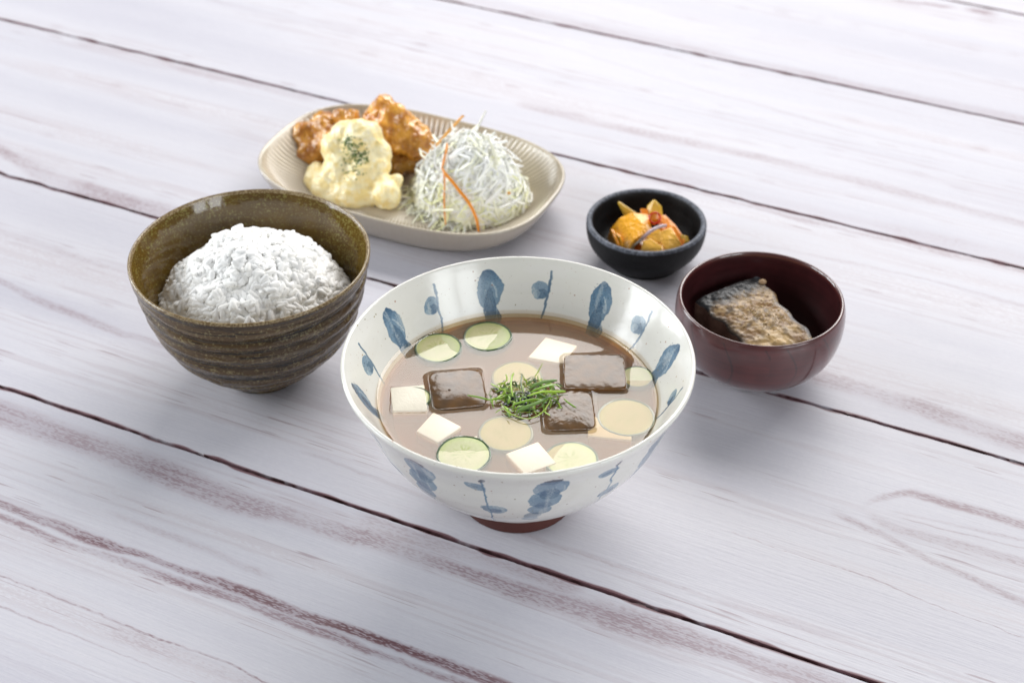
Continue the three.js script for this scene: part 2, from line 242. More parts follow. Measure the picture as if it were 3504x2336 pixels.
  {
    const src = x.getImageData(0, 0, W, H), out = new Uint8ClampedArray(W * H * 4), s = src.data;
    for (let py = 0, i = 0; py < H; py++) for (let px = 0; px < W; px++, i += 4) {
      const sx = (px + Math.round(7 * (vn(px * 0.035, py * 0.035) - 0.5) + 3 * (vn(px * 0.16, py * 0.16 + 40) - 0.5)) + W) % W, sy = clamp(py + Math.round(7 * (vn(px * 0.035 + 90, py * 0.035) - 0.5) + 3 * (vn(px * 0.16 + 60, py * 0.16) - 0.5)), 0, H - 1), j = (sy * W + sx) * 4; if (!s[j + 3]) continue;
      const k = clamp(0.62 * vn(px * 0.05 + 7, py * 0.022) + 0.38 * vn(px * 0.4, py * 0.4)), dry = smooth(0.24, 0.42, 0.7 * vn(px * 0.10 + 30, py * 0.018) + 0.3 * vn(px * 0.5, py * 0.5 + 9)); out[i] = mix(s[j] - 14, s[j] + 22, k); out[i + 1] = mix(s[j + 1] - 14, s[j + 1] + 16, k); out[i + 2] = mix(s[j + 2] - 12, s[j + 2] + 12, k); out[i + 3] = s[j + 3] * mix(1.0, 0.78, k) * mix(0.62, 1, dry);
    }
    x.clearRect(0, 0, W, H); x.putImageData(new ImageData(out, W, H), 0, 0); base.drawImage(ov, 0, 0); x = base;
  }
  for (let i = 0; i < 4200; i++) { const big = r() < 0.075; ell(R(0, W), R(0, H), big ? R(1.2, 2.1) : R(0.4, 1.1), big ? R(1.2, 2.2) : R(0.4, 1.1), 0, `rgba(${R(110, 150)},${R(85, 110)},${R(55, 80)},${big ? 0.75 : R(0.2, 0.6)})`); }
  const vf = (1 - vAt(soupProf, 9.5, true)) * H; x.fillStyle = 'rgba(90,95,100,0.5)'; x.fillRect(0, vf, W, 2.5);
  const map = new THREE.CanvasTexture(cv); map.colorSpace = THREE.SRGBColorSpace; map.wrapS = THREE.RepeatWrapping; map.magFilter = THREE.LinearFilter;
  const bumpT = tex(512, 256, (u, v, o) => { o[0] = o[1] = o[2] = 0.6 * vn(u * 60, v * 24) + 0.4 * vn(u * 260, v * 120); }, false);
  const b = thing('soup_bowl', 'wide white speckled soup bowl hand painted with blue leaves on a red brown foot', 'bowl');
  const g = lathe(soupProf, 256, (a, r0, h) => r0 > 60 ? 0.25 * Math.sin(2 * a + 0.6) * (h / 89) + 0.12 * n3(Math.sin(a) * 2, h * 0.15, Math.cos(a) * 2) : 0);
  mesh('bowl_wall', outLast(g), S({ map, roughness: 0.22, bumpMap: bumpT, bumpScale: 0.0001, clearcoat: 0.4, clearcoatRoughness: 0.12 }), b);
  const foot = lathe([...profile([[20, 9], [21.5, 0.6], [22.4, 0]], 10), ...profile([[23, 0], [28.2, 0.05], [28.9, 0.5], [29.2, 2], [29.6, 7], [29.8, 8.6]], 16)], 128);
  mesh('foot', outLast(foot), S({ color: col(0.075, 0.017, 0.011), roughness: 0.55 }), b);
}
// one glaze texture: inside, lip and outside by arc length
{
  const P = [...profile([[0, 12], [8, 12], [24, 16], [38, 26], [47, 38], [51.8, 48], [54.8, 57], [57.2, 65], [59.4, 71], [61.8, 77]], 80), ...profile([[62.3, 78.0], [62.9, 78.6], [63.5, 78.5], [64, 77.8]], 8), ...profile([[64, 77], [63.4, 74], [62.1, 69.5], [61, 64], [60, 58], [58.4, 51.5], [56.2, 44.5], [53.6, 37.5], [50.6, 31], [46.6, 25], [41.5, 19.5], [33.5, 11], [28, 7], [25.6, 5.6], [24.2, 5]], 140)];
  const v0 = vAt(P, 77, false), v1 = vAt(P, 77.3, true);
  const hOf = []; { let L = [0]; for (let i = 1; i < P.length; i++) L.push(L[i - 1] + P[i].distanceTo(P[i - 1])); for (let k = 0, j = 0; k < 512; k++) { while (j < P.length - 1 && L[j] < k / 512 * L[P.length - 1]) j++; hOf.push(P[j].y); } }
  const ridge = (a, h) => { const hh = h + 2.6 * Math.sin(a + 2.2) + 3.2 * n3(Math.sin(a) * 1.1, h * 0.05, Math.cos(a) * 1.1); const w = (hh / 10.4 + 0.42 * n3(0.3, h * 0.055, 4) + 3) % 1; const c = Math.pow(Math.abs(Math.cos(Math.PI * w)), 1.6); return c; };
  const map = tex(2048, 1024, (u, v, o) => {
    const a = (u - 0.5) * 6.2832, cu = Math.sin(a), cc = Math.cos(a), sp = vn(u * 620, v * 330), sp2 = vn(u * 300 + 50, v * 170), bl = vn(u * 40, v * 18), bl2 = vn(u * 9 + 3, v * 5);
    let r, g, b;
    if (v < v0) {                                                  // inside: olive brown with pale green specks
      const t = smooth(0.56, 0.8, sp * 0.75 + sp2 * 0.25 + 0.24 * (bl2 - 0.5)); r = 0.355 + 0.06 * (bl - 0.5); g = 0.27 + 0.05 * (bl - 0.5); b = 0.115; r = mix(r, 0.54, t * 0.75); g = mix(g, 0.52, t * 0.75); b = mix(b, 0.31, t * 0.75);
    } else if (v < v1) { const t = smooth(0.35, 0.7, sp); r = mix(0.44, 0.60, t); g = mix(0.36, 0.53, t); b = mix(0.24, 0.40, t); }
    else {                                                         // outside: dark brown, streaked round the wall
      const w = (v - v1) / (1 - v1), st = vn(u * 34, v * 260), st2 = vn(u * 12 + 8, v * 120 + 4), t = smooth(0.5, 0.85, sp * 0.5 + sp2 * 0.5 + 0.35 * (st2 - 0.5)), dk = smooth(0.52, 0.8, st * 0.55 + st2 * 0.45);
      r = mix(0.35, 0.30, w); g = mix(0.275, 0.225, w); b = mix(0.175, 0.13, w); r = mix(r, 0.55, t * 0.9); g = mix(g, 0.50, t * 0.9); b = mix(b, 0.35, t * 0.9); const rg = ridge(Math.atan2(cu, -cc), hOf[Math.min(511, Math.floor(v * 512))]), k = (1 - 0.5 * dk) * mix(0.72, 1, smooth(0.05, 0.4, rg)); r *= k; g *= k; b *= k; const cr = 0.4 * smooth(0.88, 0.99, rg) * smooth(0.3, 0.7, st2); r = mix(r, 0.56, cr); g = mix(g, 0.50, cr); b = mix(b, 0.40, cr);
    }
    o[0] = r; o[1] = g; o[2] = b;
  });
  const bt = tex(1024, 512, (u, v, o) => { o[0] = o[1] = o[2] = v < v0 ? 0.5 + 0.15 * vn(u * 200, v * 120) : 0.5 * vn(u * 24, v * 200) + 0.5 * vn(u * 150, v * 220); }, false);
  const b = thing('rice_bowl', 'ribbed olive brown stoneware bowl holding the white rice', 'bowl', [-0.1424, 0, -0.1032]);
  const g = lathe(P, 256, (a, r0, h) => h < 75 && r0 > 24 ? 0 : 0);
  { // throw the ridges into the outer wall only
    const q = g.attributes.position, uv = g.attributes.uv; for (let i = 0; i < q.count; i++) { if (uv.getY(i) < v1 + 0.004) continue; const X = q.getX(i), Z = q.getZ(i), h = q.getY(i) * 1000, r0 = Math.hypot(X, Z), a = Math.atan2(X, Z), fade = smooth(77, 70, h) * smooth(5, 12, h); const e = (1.6 * (ridge(a, h) - 0.6) + 0.5 * n3(Math.sin(a) * 7, h * 0.5, Math.cos(a) * 7) * smooth(0.1, 0.5, n3(Math.sin(a) * 2, h * 0.12, Math.cos(a) * 2 + 7) + 0.3)) * fade / 1000; q.setX(i, X * (r0 + e) / r0); q.setZ(i, Z * (r0 + e) / r0); }
    g.computeVertexNormals(); const n = g.attributes.normal, nu = 256; for (let j = 0; j * (nu + 1) < n.count; j++) { const s = j * (nu + 1), t = s + nu, v = new THREE.Vector3(n.getX(s) + n.getX(t), n.getY(s) + n.getY(t), n.getZ(s) + n.getZ(t)).normalize(); n.setXYZ(s, v.x, v.y, v.z); n.setXYZ(t, v.x, v.y, v.z); }
  }
  mesh('bowl_wall', outLast(g), S({ map, roughness: 1, roughnessMap: tex(64, 512, (u, v, o) => { o[0] = o[1] = o[2] = v < v0 ? 0.10 : mix(0.17, 0.27, vn(u * 20, v * 60)); }, false), bumpMap: bt, bumpScale: 0.00025 }), b);
  const ft = lathe([...profile([[17, 8], [18, 0.8], [19, 0]], 8), ...profile([[19.6, 0], [21.9, 0.1], [22.7, 0.8], [23.2, 3], [24.3, 5], [25.4, 6.4]], 14)], 128); ft.attributes.uv.array.forEach((z, i, A) => { if (i % 2) A[i] = 0.9 + 0.08 * z; });
  mesh('foot', outLast(ft), S({ map, roughness: 0.4 }), b);
}
{ // lacquered bowl
  const P = [...profile([[0, 7], [15, 7.5], [28, 11], [36, 18], [41, 27], [43, 36], [43, 43], [42.4, 48.2]], 50), ...profile([[42.5, 49.4], [43.1, 50.3], [43.9, 50.4], [44.6, 49.7]], 10), ...profile([[45.0, 48.4], [45.7, 45.6], [46.1, 41], [45.9, 35.5], [44.9, 29.5], [42.8, 23], [39.3, 17.3], [33.8, 11.8], [27, 6], [20.6, 1.3], [17.5, 0.15], [14, 0], [0, 0.3]], 60)];
  const vl = vAt(P, 48.5, false), vo = vAt(P, 48.5, true);
  const map = tex(1024, 512, (u, v, o) => { const c = 0.5 * vn(u * 26, v * 14) + 0.5 * vn(u * 60 + 5, v * 40), ring = vn(3, v * 120); const line = Math.exp(-Math.pow(((u * 12.5 + 0.7 * vn(2.2, v * 5)) % 1) - 0.5, 2) / 0.0006) * (v > vo ? 0.25 : 0); let k = 0.86 + 0.22 * (c - 0.5) + 0.12 * (ring - 0.5) - line; const inn = v < vl; o[0] = (inn ? 0.27 : 0.37) * k; o[1] = (inn ? 0.115 : 0.155) * k; o[2] = (inn ? 0.125 : 0.145) * k; });
  const b = thing('lacquer_bowl', 'small glossy dark red lacquer bowl with incurved rim holding the grilled fish', 'bowl', [0.132, 0, -0.102]);
  mesh('bowl_wall', outLast(lathe(P, 192)), S({ map, roughness: 0.35, clearcoat: 1, clearcoatRoughness: 0.08 }), b);
}
{ // black dish
  const P = [...profile([[0, 6.4], [10, 6.5], [22, 8], [28, 12], [31, 19], [32, 25], [32.7, 27.8]], 40), ...profile([[33.3, 28.6], [34.2, 28.9], [35.2, 28.8], [35.9, 28.1]], 10), ...profile([[36.2, 26.8], [36.1, 23], [35.4, 18.4], [33.8, 14], [31.2, 10], [27.8, 6], [24, 2.6], [22.2, 1.6], [21.6, 0.8], [21.2, 0], [0, 0.2]], 60)];
  const v0 = vAt(P, 28.2, false), v1 = vAt(P, 28.0, true);
  const map = tex(1024, 512, (u, v, o) => { const lip = smooth(v0 - 0.012, v0 + 0.01, v) * (1 - smooth(v1 - 0.008, v1 + 0.004, v)), s = vn(u * 420, v * 90), s2 = vn(u * 60, v * 60); const k = 0.075 + 0.03 * (s - 0.5) + 0.03 * (s2 - 0.5), l = lip * mix(0.45, 0.95, s); o[0] = k + l * 0.42; o[1] = k + l * 0.44; o[2] = k + 0.006 + l * 0.48; });
  const bt = tex(512, 256, (u, v, o) => { o[0] = o[1] = o[2] = vn(u * 260, v * 160); }, false);
  const b = thing('pickle_bowl', 'small matte black bowl with a worn grey rim holding yellow pickles', 'bowl', [0.078, 0, -0.2115]);
  mesh('bowl_wall', outLast(lathe(P, 160)), S({ map, roughness: 0.5, bumpMap: bt, bumpScale: 0.00012, specularIntensity: 0.45 }), b);
}
// oblong plate with fluted sides
const PL = new THREE.Vector3(-0.0674, 0, -0.2808), PA = 25.57 * Math.PI / 180, PU = new THREE.Vector3(Math.cos(PA), 0, Math.sin(PA)), PV = new THREE.Vector3(-Math.sin(PA), 0, Math.cos(PA));
const plate = (u, v, h) => new THREE.Vector3(PL.x + (u * PU.x + v * PV.x) / 1000, h / 1000, PL.z + (u * PU.z + v * PV.z) / 1000);   // mm along, across, up
{
  const A = 98.1, B = 64.3, N = 2.9, NT = 1200, per = [0], pt = (t) => { const c = Math.cos(t), s = Math.sin(t); return [A * Math.sign(c) * Math.pow(Math.abs(c), 2 / N), B * Math.sign(s) * Math.pow(Math.abs(s), 2 / N)]; };
  // equal steps along the rim
  const raw = []; for (let i = 0; i <= 6000; i++) raw.push(pt(i / 6000 * 2 * Math.PI)); const cum = [0]; for (let i = 1; i <= 6000; i++) cum.push(cum[i - 1] + Math.hypot(raw[i][0] - raw[i - 1][0], raw[i][1] - raw[i - 1][1]));
  const rim = []; for (let i = 0, j = 0; i <= NT; i++) { const s = i / NT * cum[6000]; while (j < 5999 && cum[j + 1] < s) j++; const t = (s - cum[j]) / Math.max(1e-9, cum[j + 1] - cum[j]); rim.push([mix(raw[j][0], raw[j + 1][0], t), mix(raw[j][1], raw[j + 1][1], t)]); }
  // section: [scale, height, flute depth]
  const sec = [[0, 5.2, 0], [0.3, 5.2, 0], [0.5, 5.4, 0.1], [0.58, 5.9, 0.45], [0.66, 7.2, 0.75], [0.74, 9.6, 0.85], [0.82, 13, 0.85], [0.89, 17.3, 0.75], [0.94, 21.3, 0.4], [0.966, 23.6, 0.05], [0.976, 24.5, 0], [0.987, 25.0, 0], [0.996, 24.7, 0], [1, 23.9, 0], [0.998, 22.6, 0], [0.985, 19.5, 0], [0.955, 14.5, 0], [0.90, 8.6, 0], [0.84, 4.2, 0], [0.80, 2.2, 0], [0.775, 1.2, 0], [0.77, 0, 0], [0.74, 0, 0], [0.73, 1.5, 0], [0, 1.5, 0]];
  const FL = 132, g = grid(NT, sec.length - 1, (u, v) => { const i = Math.round(u * NT), j = Math.round(v * (sec.length - 1)), q = rim[i], s = sec[j], ph = Math.cos(u * FL * 2 * Math.PI), hgt = s[1] - s[2] * 1.3 * (0.5 - 0.5 * ph) + 0.25 * n3(q[0] * 0.02, q[1] * 0.02, 1) * (s[0] > 0.9 ? 1 : 0); const p = plate(q[0] * s[0], q[1] * s[0], hgt); return [p.x, p.y, p.z, u * 8, j / sec.length]; }, true);
  outward(g, (n) => n.getY(NT * 4));
  const c = new Float32Array(g.attributes.position.count * 3); for (let j = 0, k = 0; j < sec.length; j++) for (let i = 0; i <= NT; i++, k += 3) { const fl = sec[j][2] > 0.3 ? Math.pow(0.5 + 0.5 * Math.cos(i / NT * FL * 2 * Math.PI), 4) : 0, lip = j >= 9 && j <= 12 ? 1 : 0, q = [sec[j][0] * rim[i][0], sec[j][0] * rim[i][1]], bl = 0.5 + 0.5 * n3(q[0] * 0.08, q[1] * 0.08, j > 12 ? 9 : 3), sp = vn(i * 0.7, j * 3.1); let m = mix3([0.63, 0.56, 0.45], [0.25, 0.185, 0.12], fl * 0.85); m = mix3(m, [0.46, 0.39, 0.285], lip * (0.5 + 0.5 * sp)); if (j > 12) m = mix3([0.44, 0.39, 0.325], [0.33, 0.275, 0.215], 0.55 * bl + 0.3 * sp); m = m.map((z) => z * (0.92 + 0.16 * bl)); c.set(m, k); }
  g.setAttribute('color', new THREE.BufferAttribute(c, 3)); g.translate(-PL.x, 0, -PL.z);
  const t = thing('oblong_plate', 'oblong beige stoneware plate with fluted sides under the fried chicken and cabbage', 'plate', PL.toArray());
  mesh('plate_body', g, S({ vertexColors: true, roughness: 0.22, clearcoat: 0.4, clearcoatRoughness: 0.2 }), t);
}

// ---------------------------------------------------------------- soup and what floats in it
const SY = 0.0647, SR = 0.0689;                                    // surface height, radius there
const floatBlocks = [                                              // centre x, z, half sizes, turn (mm, degrees), how far the top stands out
  { x: -29.6, z: -4.6, a: 13.2, b: 14.2, t: -8, r: 3.2, up: 1.3 }, { x: 38.0, z: -17.6, a: 15.2, b: 13.2, t: 0, r: 1.6, up: 1.9 }, { x: 24.2, z: 11.4, a: 12.4, b: 14.6, t: -3, r: 3.0, up: 1.2 },
];
const sdBlock = (q, x, z) => { const c = Math.cos(q.t * Math.PI / 180), s = Math.sin(q.t * Math.PI / 180), dx = x - q.x, dz = z - q.z, u = Math.abs(c * dx + s * dz) - q.a + q.r, v = Math.abs(-s * dx + c * dz) - q.b + q.r; return Math.hypot(Math.max(u, 0), Math.max(v, 0)) + Math.min(Math.max(u, v), 0) - q.r; };
{
  const soup = thing('soup', 'cloudy light brown broth filling the wide blue painted bowl', 'soup', [0, SY, 0]);
  const surf = (x, z) => { let h = 0; const r = Math.hypot(x, z); h += 1.0 * Math.exp(-(68.9 - r) / 1.5); for (const q of floatBlocks) { const d = sdBlock(q, x, z); h += d > 0 ? q.up * 0.65 * Math.exp(-d / 1.3) : q.up * 0.65 + Math.max(-3, d * 1.2); } h += 0.7 * Math.exp(-(Math.pow((x - 0.5) / 17, 2) + Math.pow((z - 1) / 14, 2))) * 0.5; h += 0.04 * n3(x * 0.06, z * 0.06, 3); { const d = Math.max(Math.abs(x + 53.2) - 8.2, Math.abs(z - 2.2) - 9.8); h += 0.16 * Math.exp(-Math.abs(d) / 0.9); } return h / 1000; };
  const disc = (nr, na, rad, f, name, mat) => { const g = grid(na, nr, (u, v) => { const a = u * 2 * Math.PI, r = rad * Math.pow(v, 0.8); const x = r * Math.sin(a), z = r * Math.cos(a); return [x / 1000, f(x, z), z / 1000]; }, true); outward(g, (n) => n.getY(na * 4)); return mesh(name, g, mat, soup); };
  disc(150, 420, 69.2, surf, 'soup_surface', S({ color: col(0.97, 0.93, 0.88), transmission: 1, thickness: 0, roughness: 0.045, ior: 1.41 }));
  const milky = S({ color: col(0.87, 0.78, 0.61), roughness: 0, specularIntensity: 0, transmission: 0.84, thickness: 0, ior: 1.0001 }), scat = S({ color: col(0.79, 0.54, 0.22), roughness: 0, specularIntensity: 0, transmission: 0.85, thickness: 0, ior: 1.0001 });
  const rIn = (d) => 68.9 - d * 0.96;
  for (let k = 0; k < 4; k++) { const d = 0.55 + k * 1.35; disc(6, 96, rIn(d), () => -d / 1000, 'broth', k ? scat : milky); }
  disc(6, 96, rIn(8), () => -0.008, 'broth', S({ color: col(0.74, 0.36, 0.06), roughness: 1, specularIntensity: 0 }));
}
const tofuM = S({ color: col(0.86, 0.80, 0.66), roughness: 0.42, bumpMap: tex(256, 256, (u, v, o) => { o[0] = o[1] = o[2] = 0.6 * vn(u * 40, v * 40) + 0.4 * vn(u * 110, v * 110); }, false), bumpScale: 0.0001, specularIntensity: 0.6 });
function tofu(label, pts, top, depth) {                            // pts: corners in mm on the surface, top: height over the surface
  const P = []; for (const [x, z] of pts) { P.push([x, SY * 1000 + top - 0.4, z], [x + 0.5 * (rnd() - 0.5), SY * 1000 + top - depth, z + 0.5 * (rnd() - 0.5)]); }
  const c = pts.reduce((s, p) => [s[0] + p[0] / pts.length, s[1] + p[1] / pts.length], [0, 0]), base = SY * 1000 + top - depth;
  tag(mesh('tofu_cube', hull(P.map((p) => [p[0] - c[0], p[1] - base, p[2] - c[1]]), 0.4), tofuM), label, 'tofu', 'tofu cubes in the soup').position.set(c[0] / 1000, base / 1000, c[1] / 1000);
}
tofu('square white tofu cube nearest the bowl wall, beside the left brown slab', [[-62.0, -5.8], [-46.3, -8], [-44.1, 11.1], [-60, 11.5]], 0.3, 12);
tofu('diamond turned white tofu cube just in front of the square one', [[-40.5, 12.7], [-27.5, 23.0], [-37.8, 33.9], [-47.8, 26]], -0.1, 11);
tofu('white tofu cube at the near rim between two zucchini slices', [[-5.2, 42.5], [9.2, 34.4], [17.0, 48.6], [3.2, 56]], -0.1, 11);
tofu('tofu cube sunk near the back of the bowl behind the brown slabs', [[14.4, -47.2], [29.6, -40.5], [22.3, -26.4], [5.8, -31.4]], -0.35, 10);
tofu('long sliver of tofu sunk beneath the palest zucchini slice', [[33, 12], [53.5, 28], [53, 31.6], [33.6, 28.5]], -0.75, 8);
tofu('tip of a sunken tofu cube behind the nearest green rimmed slice', [[-27.5, 33], [-19.8, 30], [-18, 38], [-26, 40]], -0.2, 8);
{ // zucchini slices
  const fm = tex(512, 512, (u, v, o) => { const x = u * 2 - 1, y = v * 2 - 1, r = Math.hypot(x, y), a = Math.atan2(y, x), k = vn(u * 30, v * 30), seed = smooth(0.62, 0.3, r) * smooth(0.45, 0.8, vn(a * 6 + 9, r * 5)); o[0] = mix(0.775, 0.735, smooth(0.6, 0.98, r)) - 0.09 * seed + 0.03 * (k - 0.5); o[1] = mix(0.785, 0.785, r) - 0.06 * seed + 0.03 * (k - 0.5); o[2] = mix(0.60, 0.52, smooth(0.6, 0.98, r)) - 0.14 * seed + 0.03 * (k - 0.5); const e = smooth(0.93, 0.985, r); o[0] = mix(o[0], 0.55, e * 0.8); o[1] = mix(o[1], 0.66, e * 0.8); o[2] = mix(o[2], 0.25, e * 0.8); });
  const flesh = S({ map: fm, roughness: 0.42, specularIntensity: 0.7 }), rind = S({ color: col(0.022, 0.075, 0.010), roughness: 0.3, clearcoat: 0.3 });
  const slice = (label, x, z, r, top, tilt = 0, tdir = 0) => {
    const t = thing('zucchini_slice', label, 'zucchini slice', [x / 1000, SY + top / 1000, z / 1000], 'zucchini slices in the soup'); const s = rnd() * 9;
    const R = (a) => r * (1 + 0.035 * n3(Math.cos(a) * 1.3 + s, Math.sin(a) * 1.3, s) + 0.012 * n3(Math.cos(a) * 5 + s, Math.sin(a) * 5, 1)), prof = [[0, 0], [0.5, 0.05], [0.9, 0.03], [0.94, -0.05], [0.94, -3.6], [0.5, -3.7], [0, -3.7]], rp = [[0.90, -0.02], [0.925, 0.22], [0.955, 0.3], [0.985, 0.12], [1, -0.6], [1, -3.1], [0.985, -3.5], [0.96, -3.62]];
    const mk = (P) => { const g = grid(72, P.length - 1, (u, v) => { const q = P[Math.round(v * (P.length - 1))], a = u * 2 * Math.PI, rr0 = R(a) * q[0]; return [rr0 * Math.cos(a) / 1000, q[1] / 1000, rr0 * Math.sin(a) / 1000, 0.5 + 0.5 * q[0] * Math.cos(a), 0.5 + 0.5 * q[0] * Math.sin(a)]; }); return toCreasedNormals(g, 0.9); };
    mesh('flesh', mk(prof), flesh, t); mesh('rind', mk(rp), rind, t); t.rotation.set(tilt * Math.cos(tdir), rnd() * 6, tilt * Math.sin(tdir), 'ZXY');
  };
  slice('green rimmed zucchini slice by the back left wall, left of its twin', -40.2, -38.6, 12.1, -0.14, 0.02, 1);
  slice('brightest rimmed zucchini slice at the far side of the broth', -15.4, -48.2, 12.6, -0.10, 0.02, 2);
  slice('sunken zucchini slice seen faintly just behind the green shreds', -0.5, -15.6, 13, -0.95);
  slice('sunken zucchini slice just in front of the green shreds', -5.9, 27, 13.2, -0.8);
  slice('zucchini slice against the near rim left of the tofu', -25.4, 43, 13.1, -0.10, 0.02, 0);
  slice('half sunk zucchini slice against the near rim right of the tofu', 24.5, 46, 12.9, -0.5, 0.012, 2);
  slice('palest zucchini slice, largest in the soup, by the right wall', 52, 15.2, 14.2, -0.75);
  slice('zucchini edge peeking out behind the slab near the right wall', 59, -15.5, 8, -0.45, 0.05, 0);
  slice('zucchini edge wedged between the square tofu and left brown slab', -50.5, 1.5, 8.2, -0.15, 0.05, 1);
}
{ // glossy brown slabs
  const bt = tex(512, 512, (u, v, o) => { const a = vn(u * 14, v * 14), b = vn(u * 46, v * 46), c = vn(u * 120, v * 120); o[0] = o[1] = o[2] = 0.45 * a + 0.35 * b + 0.2 * c; }, false);
  const mat = S({ vertexColors: true, roughness: 0.15, bumpMap: bt, bumpScale: 0.00006, ior: 1.42, specularIntensity: 1 });
  const labels = ['brown slab left of the green shreds with small bubbles on top', 'brown glossy slab with sharp corners, rightmost of the three', 'rough topped brown slab right in front of the green shreds'];
  floatBlocks.forEach((q, k) => {
    const t = thing('brown_slab', labels[k], 'food slab', [q.x / 1000, SY - 0.007, q.z / 1000], 'glossy brown slabs in the soup'), H = 7 + q.up, rough = [0.06, 0.03, 0.22][k];
    const P = []; for (let i = 0; i <= 26; i++) P.push(i / 26);      // superellipse rings from the centre of the top over the edge to the underside
    const g = grid(180, 40, (u, v) => {
      const a = u * 2 * Math.PI, c = Math.cos(a), s = Math.sin(a), N = k === 1 ? 9 : 5, rad = 1 / Math.pow(Math.pow(Math.abs(c), N) + Math.pow(Math.abs(s), N), 1 / N); let f, y;
      if (v < 0.6) { const w = v / 0.6; f = w * 0.97; y = H; } else if (v < 0.75) { const w = (v - 0.6) / 0.15; f = 0.97 + 0.03 * Math.sin(w * Math.PI / 2); y = H - 0.9 * (1 - Math.cos(w * Math.PI / 2)); } else { const w = (v - 0.75) / 0.25; f = 1; y = mix(H - 0.9, 0, w); }
      const w = 1 + 0.03 * n3(c * 2 + k * 7, s * 2, k), x = q.a * f * rad * c * w, z = q.b * f * rad * s * w, e = smooth(0.55, 0.95, f);
      const bm = v <= 0.75 ? rough * (0.55 * n3(x * 0.28 + k * 9, z * 0.28, k) + 0.45 * n3(x * 0.8, z * 0.8, k + 3) * (0.5 + 0.6 * e)) + 0.14 * e * n3(x * 0.35, z * 0.35, 11) - 0.5 * Math.pow(f, 6) * (k === 2 ? 1 : 0.4) - [1.5, 0.3, 1.0][k] * f * f * (0.6 + 0.4 * z / q.b) : 0;
      return [x / 1000, (y + bm) / 1000, z / 1000, x / 40, z / 40];
    }, true);
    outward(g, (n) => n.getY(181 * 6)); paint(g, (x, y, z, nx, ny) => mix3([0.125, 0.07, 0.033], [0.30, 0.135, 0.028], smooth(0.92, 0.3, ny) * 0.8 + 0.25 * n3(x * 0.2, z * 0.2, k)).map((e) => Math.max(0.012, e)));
    mesh('slab_body', g, mat, t); t.rotation.y = -q.t * Math.PI / 180;
    if (k === 0) for (const [x, z, r] of [[-4, 1, 0.8], [3, -8, 0.4], [-8, -4, 0.35]]) { const b = mesh('bubble', new THREE.SphereGeometry(r / 1000, 14, 8, 0, 6.3, 0, 1.6), S({ color: col(0.13, 0.075, 0.04), roughness: 0.15, ior: 1.4 }), t); b.position.set(x / 1000, (H - 0.25 - 0.004 * (x * x + z * z)) / 1000, z / 1000); }
  });
}
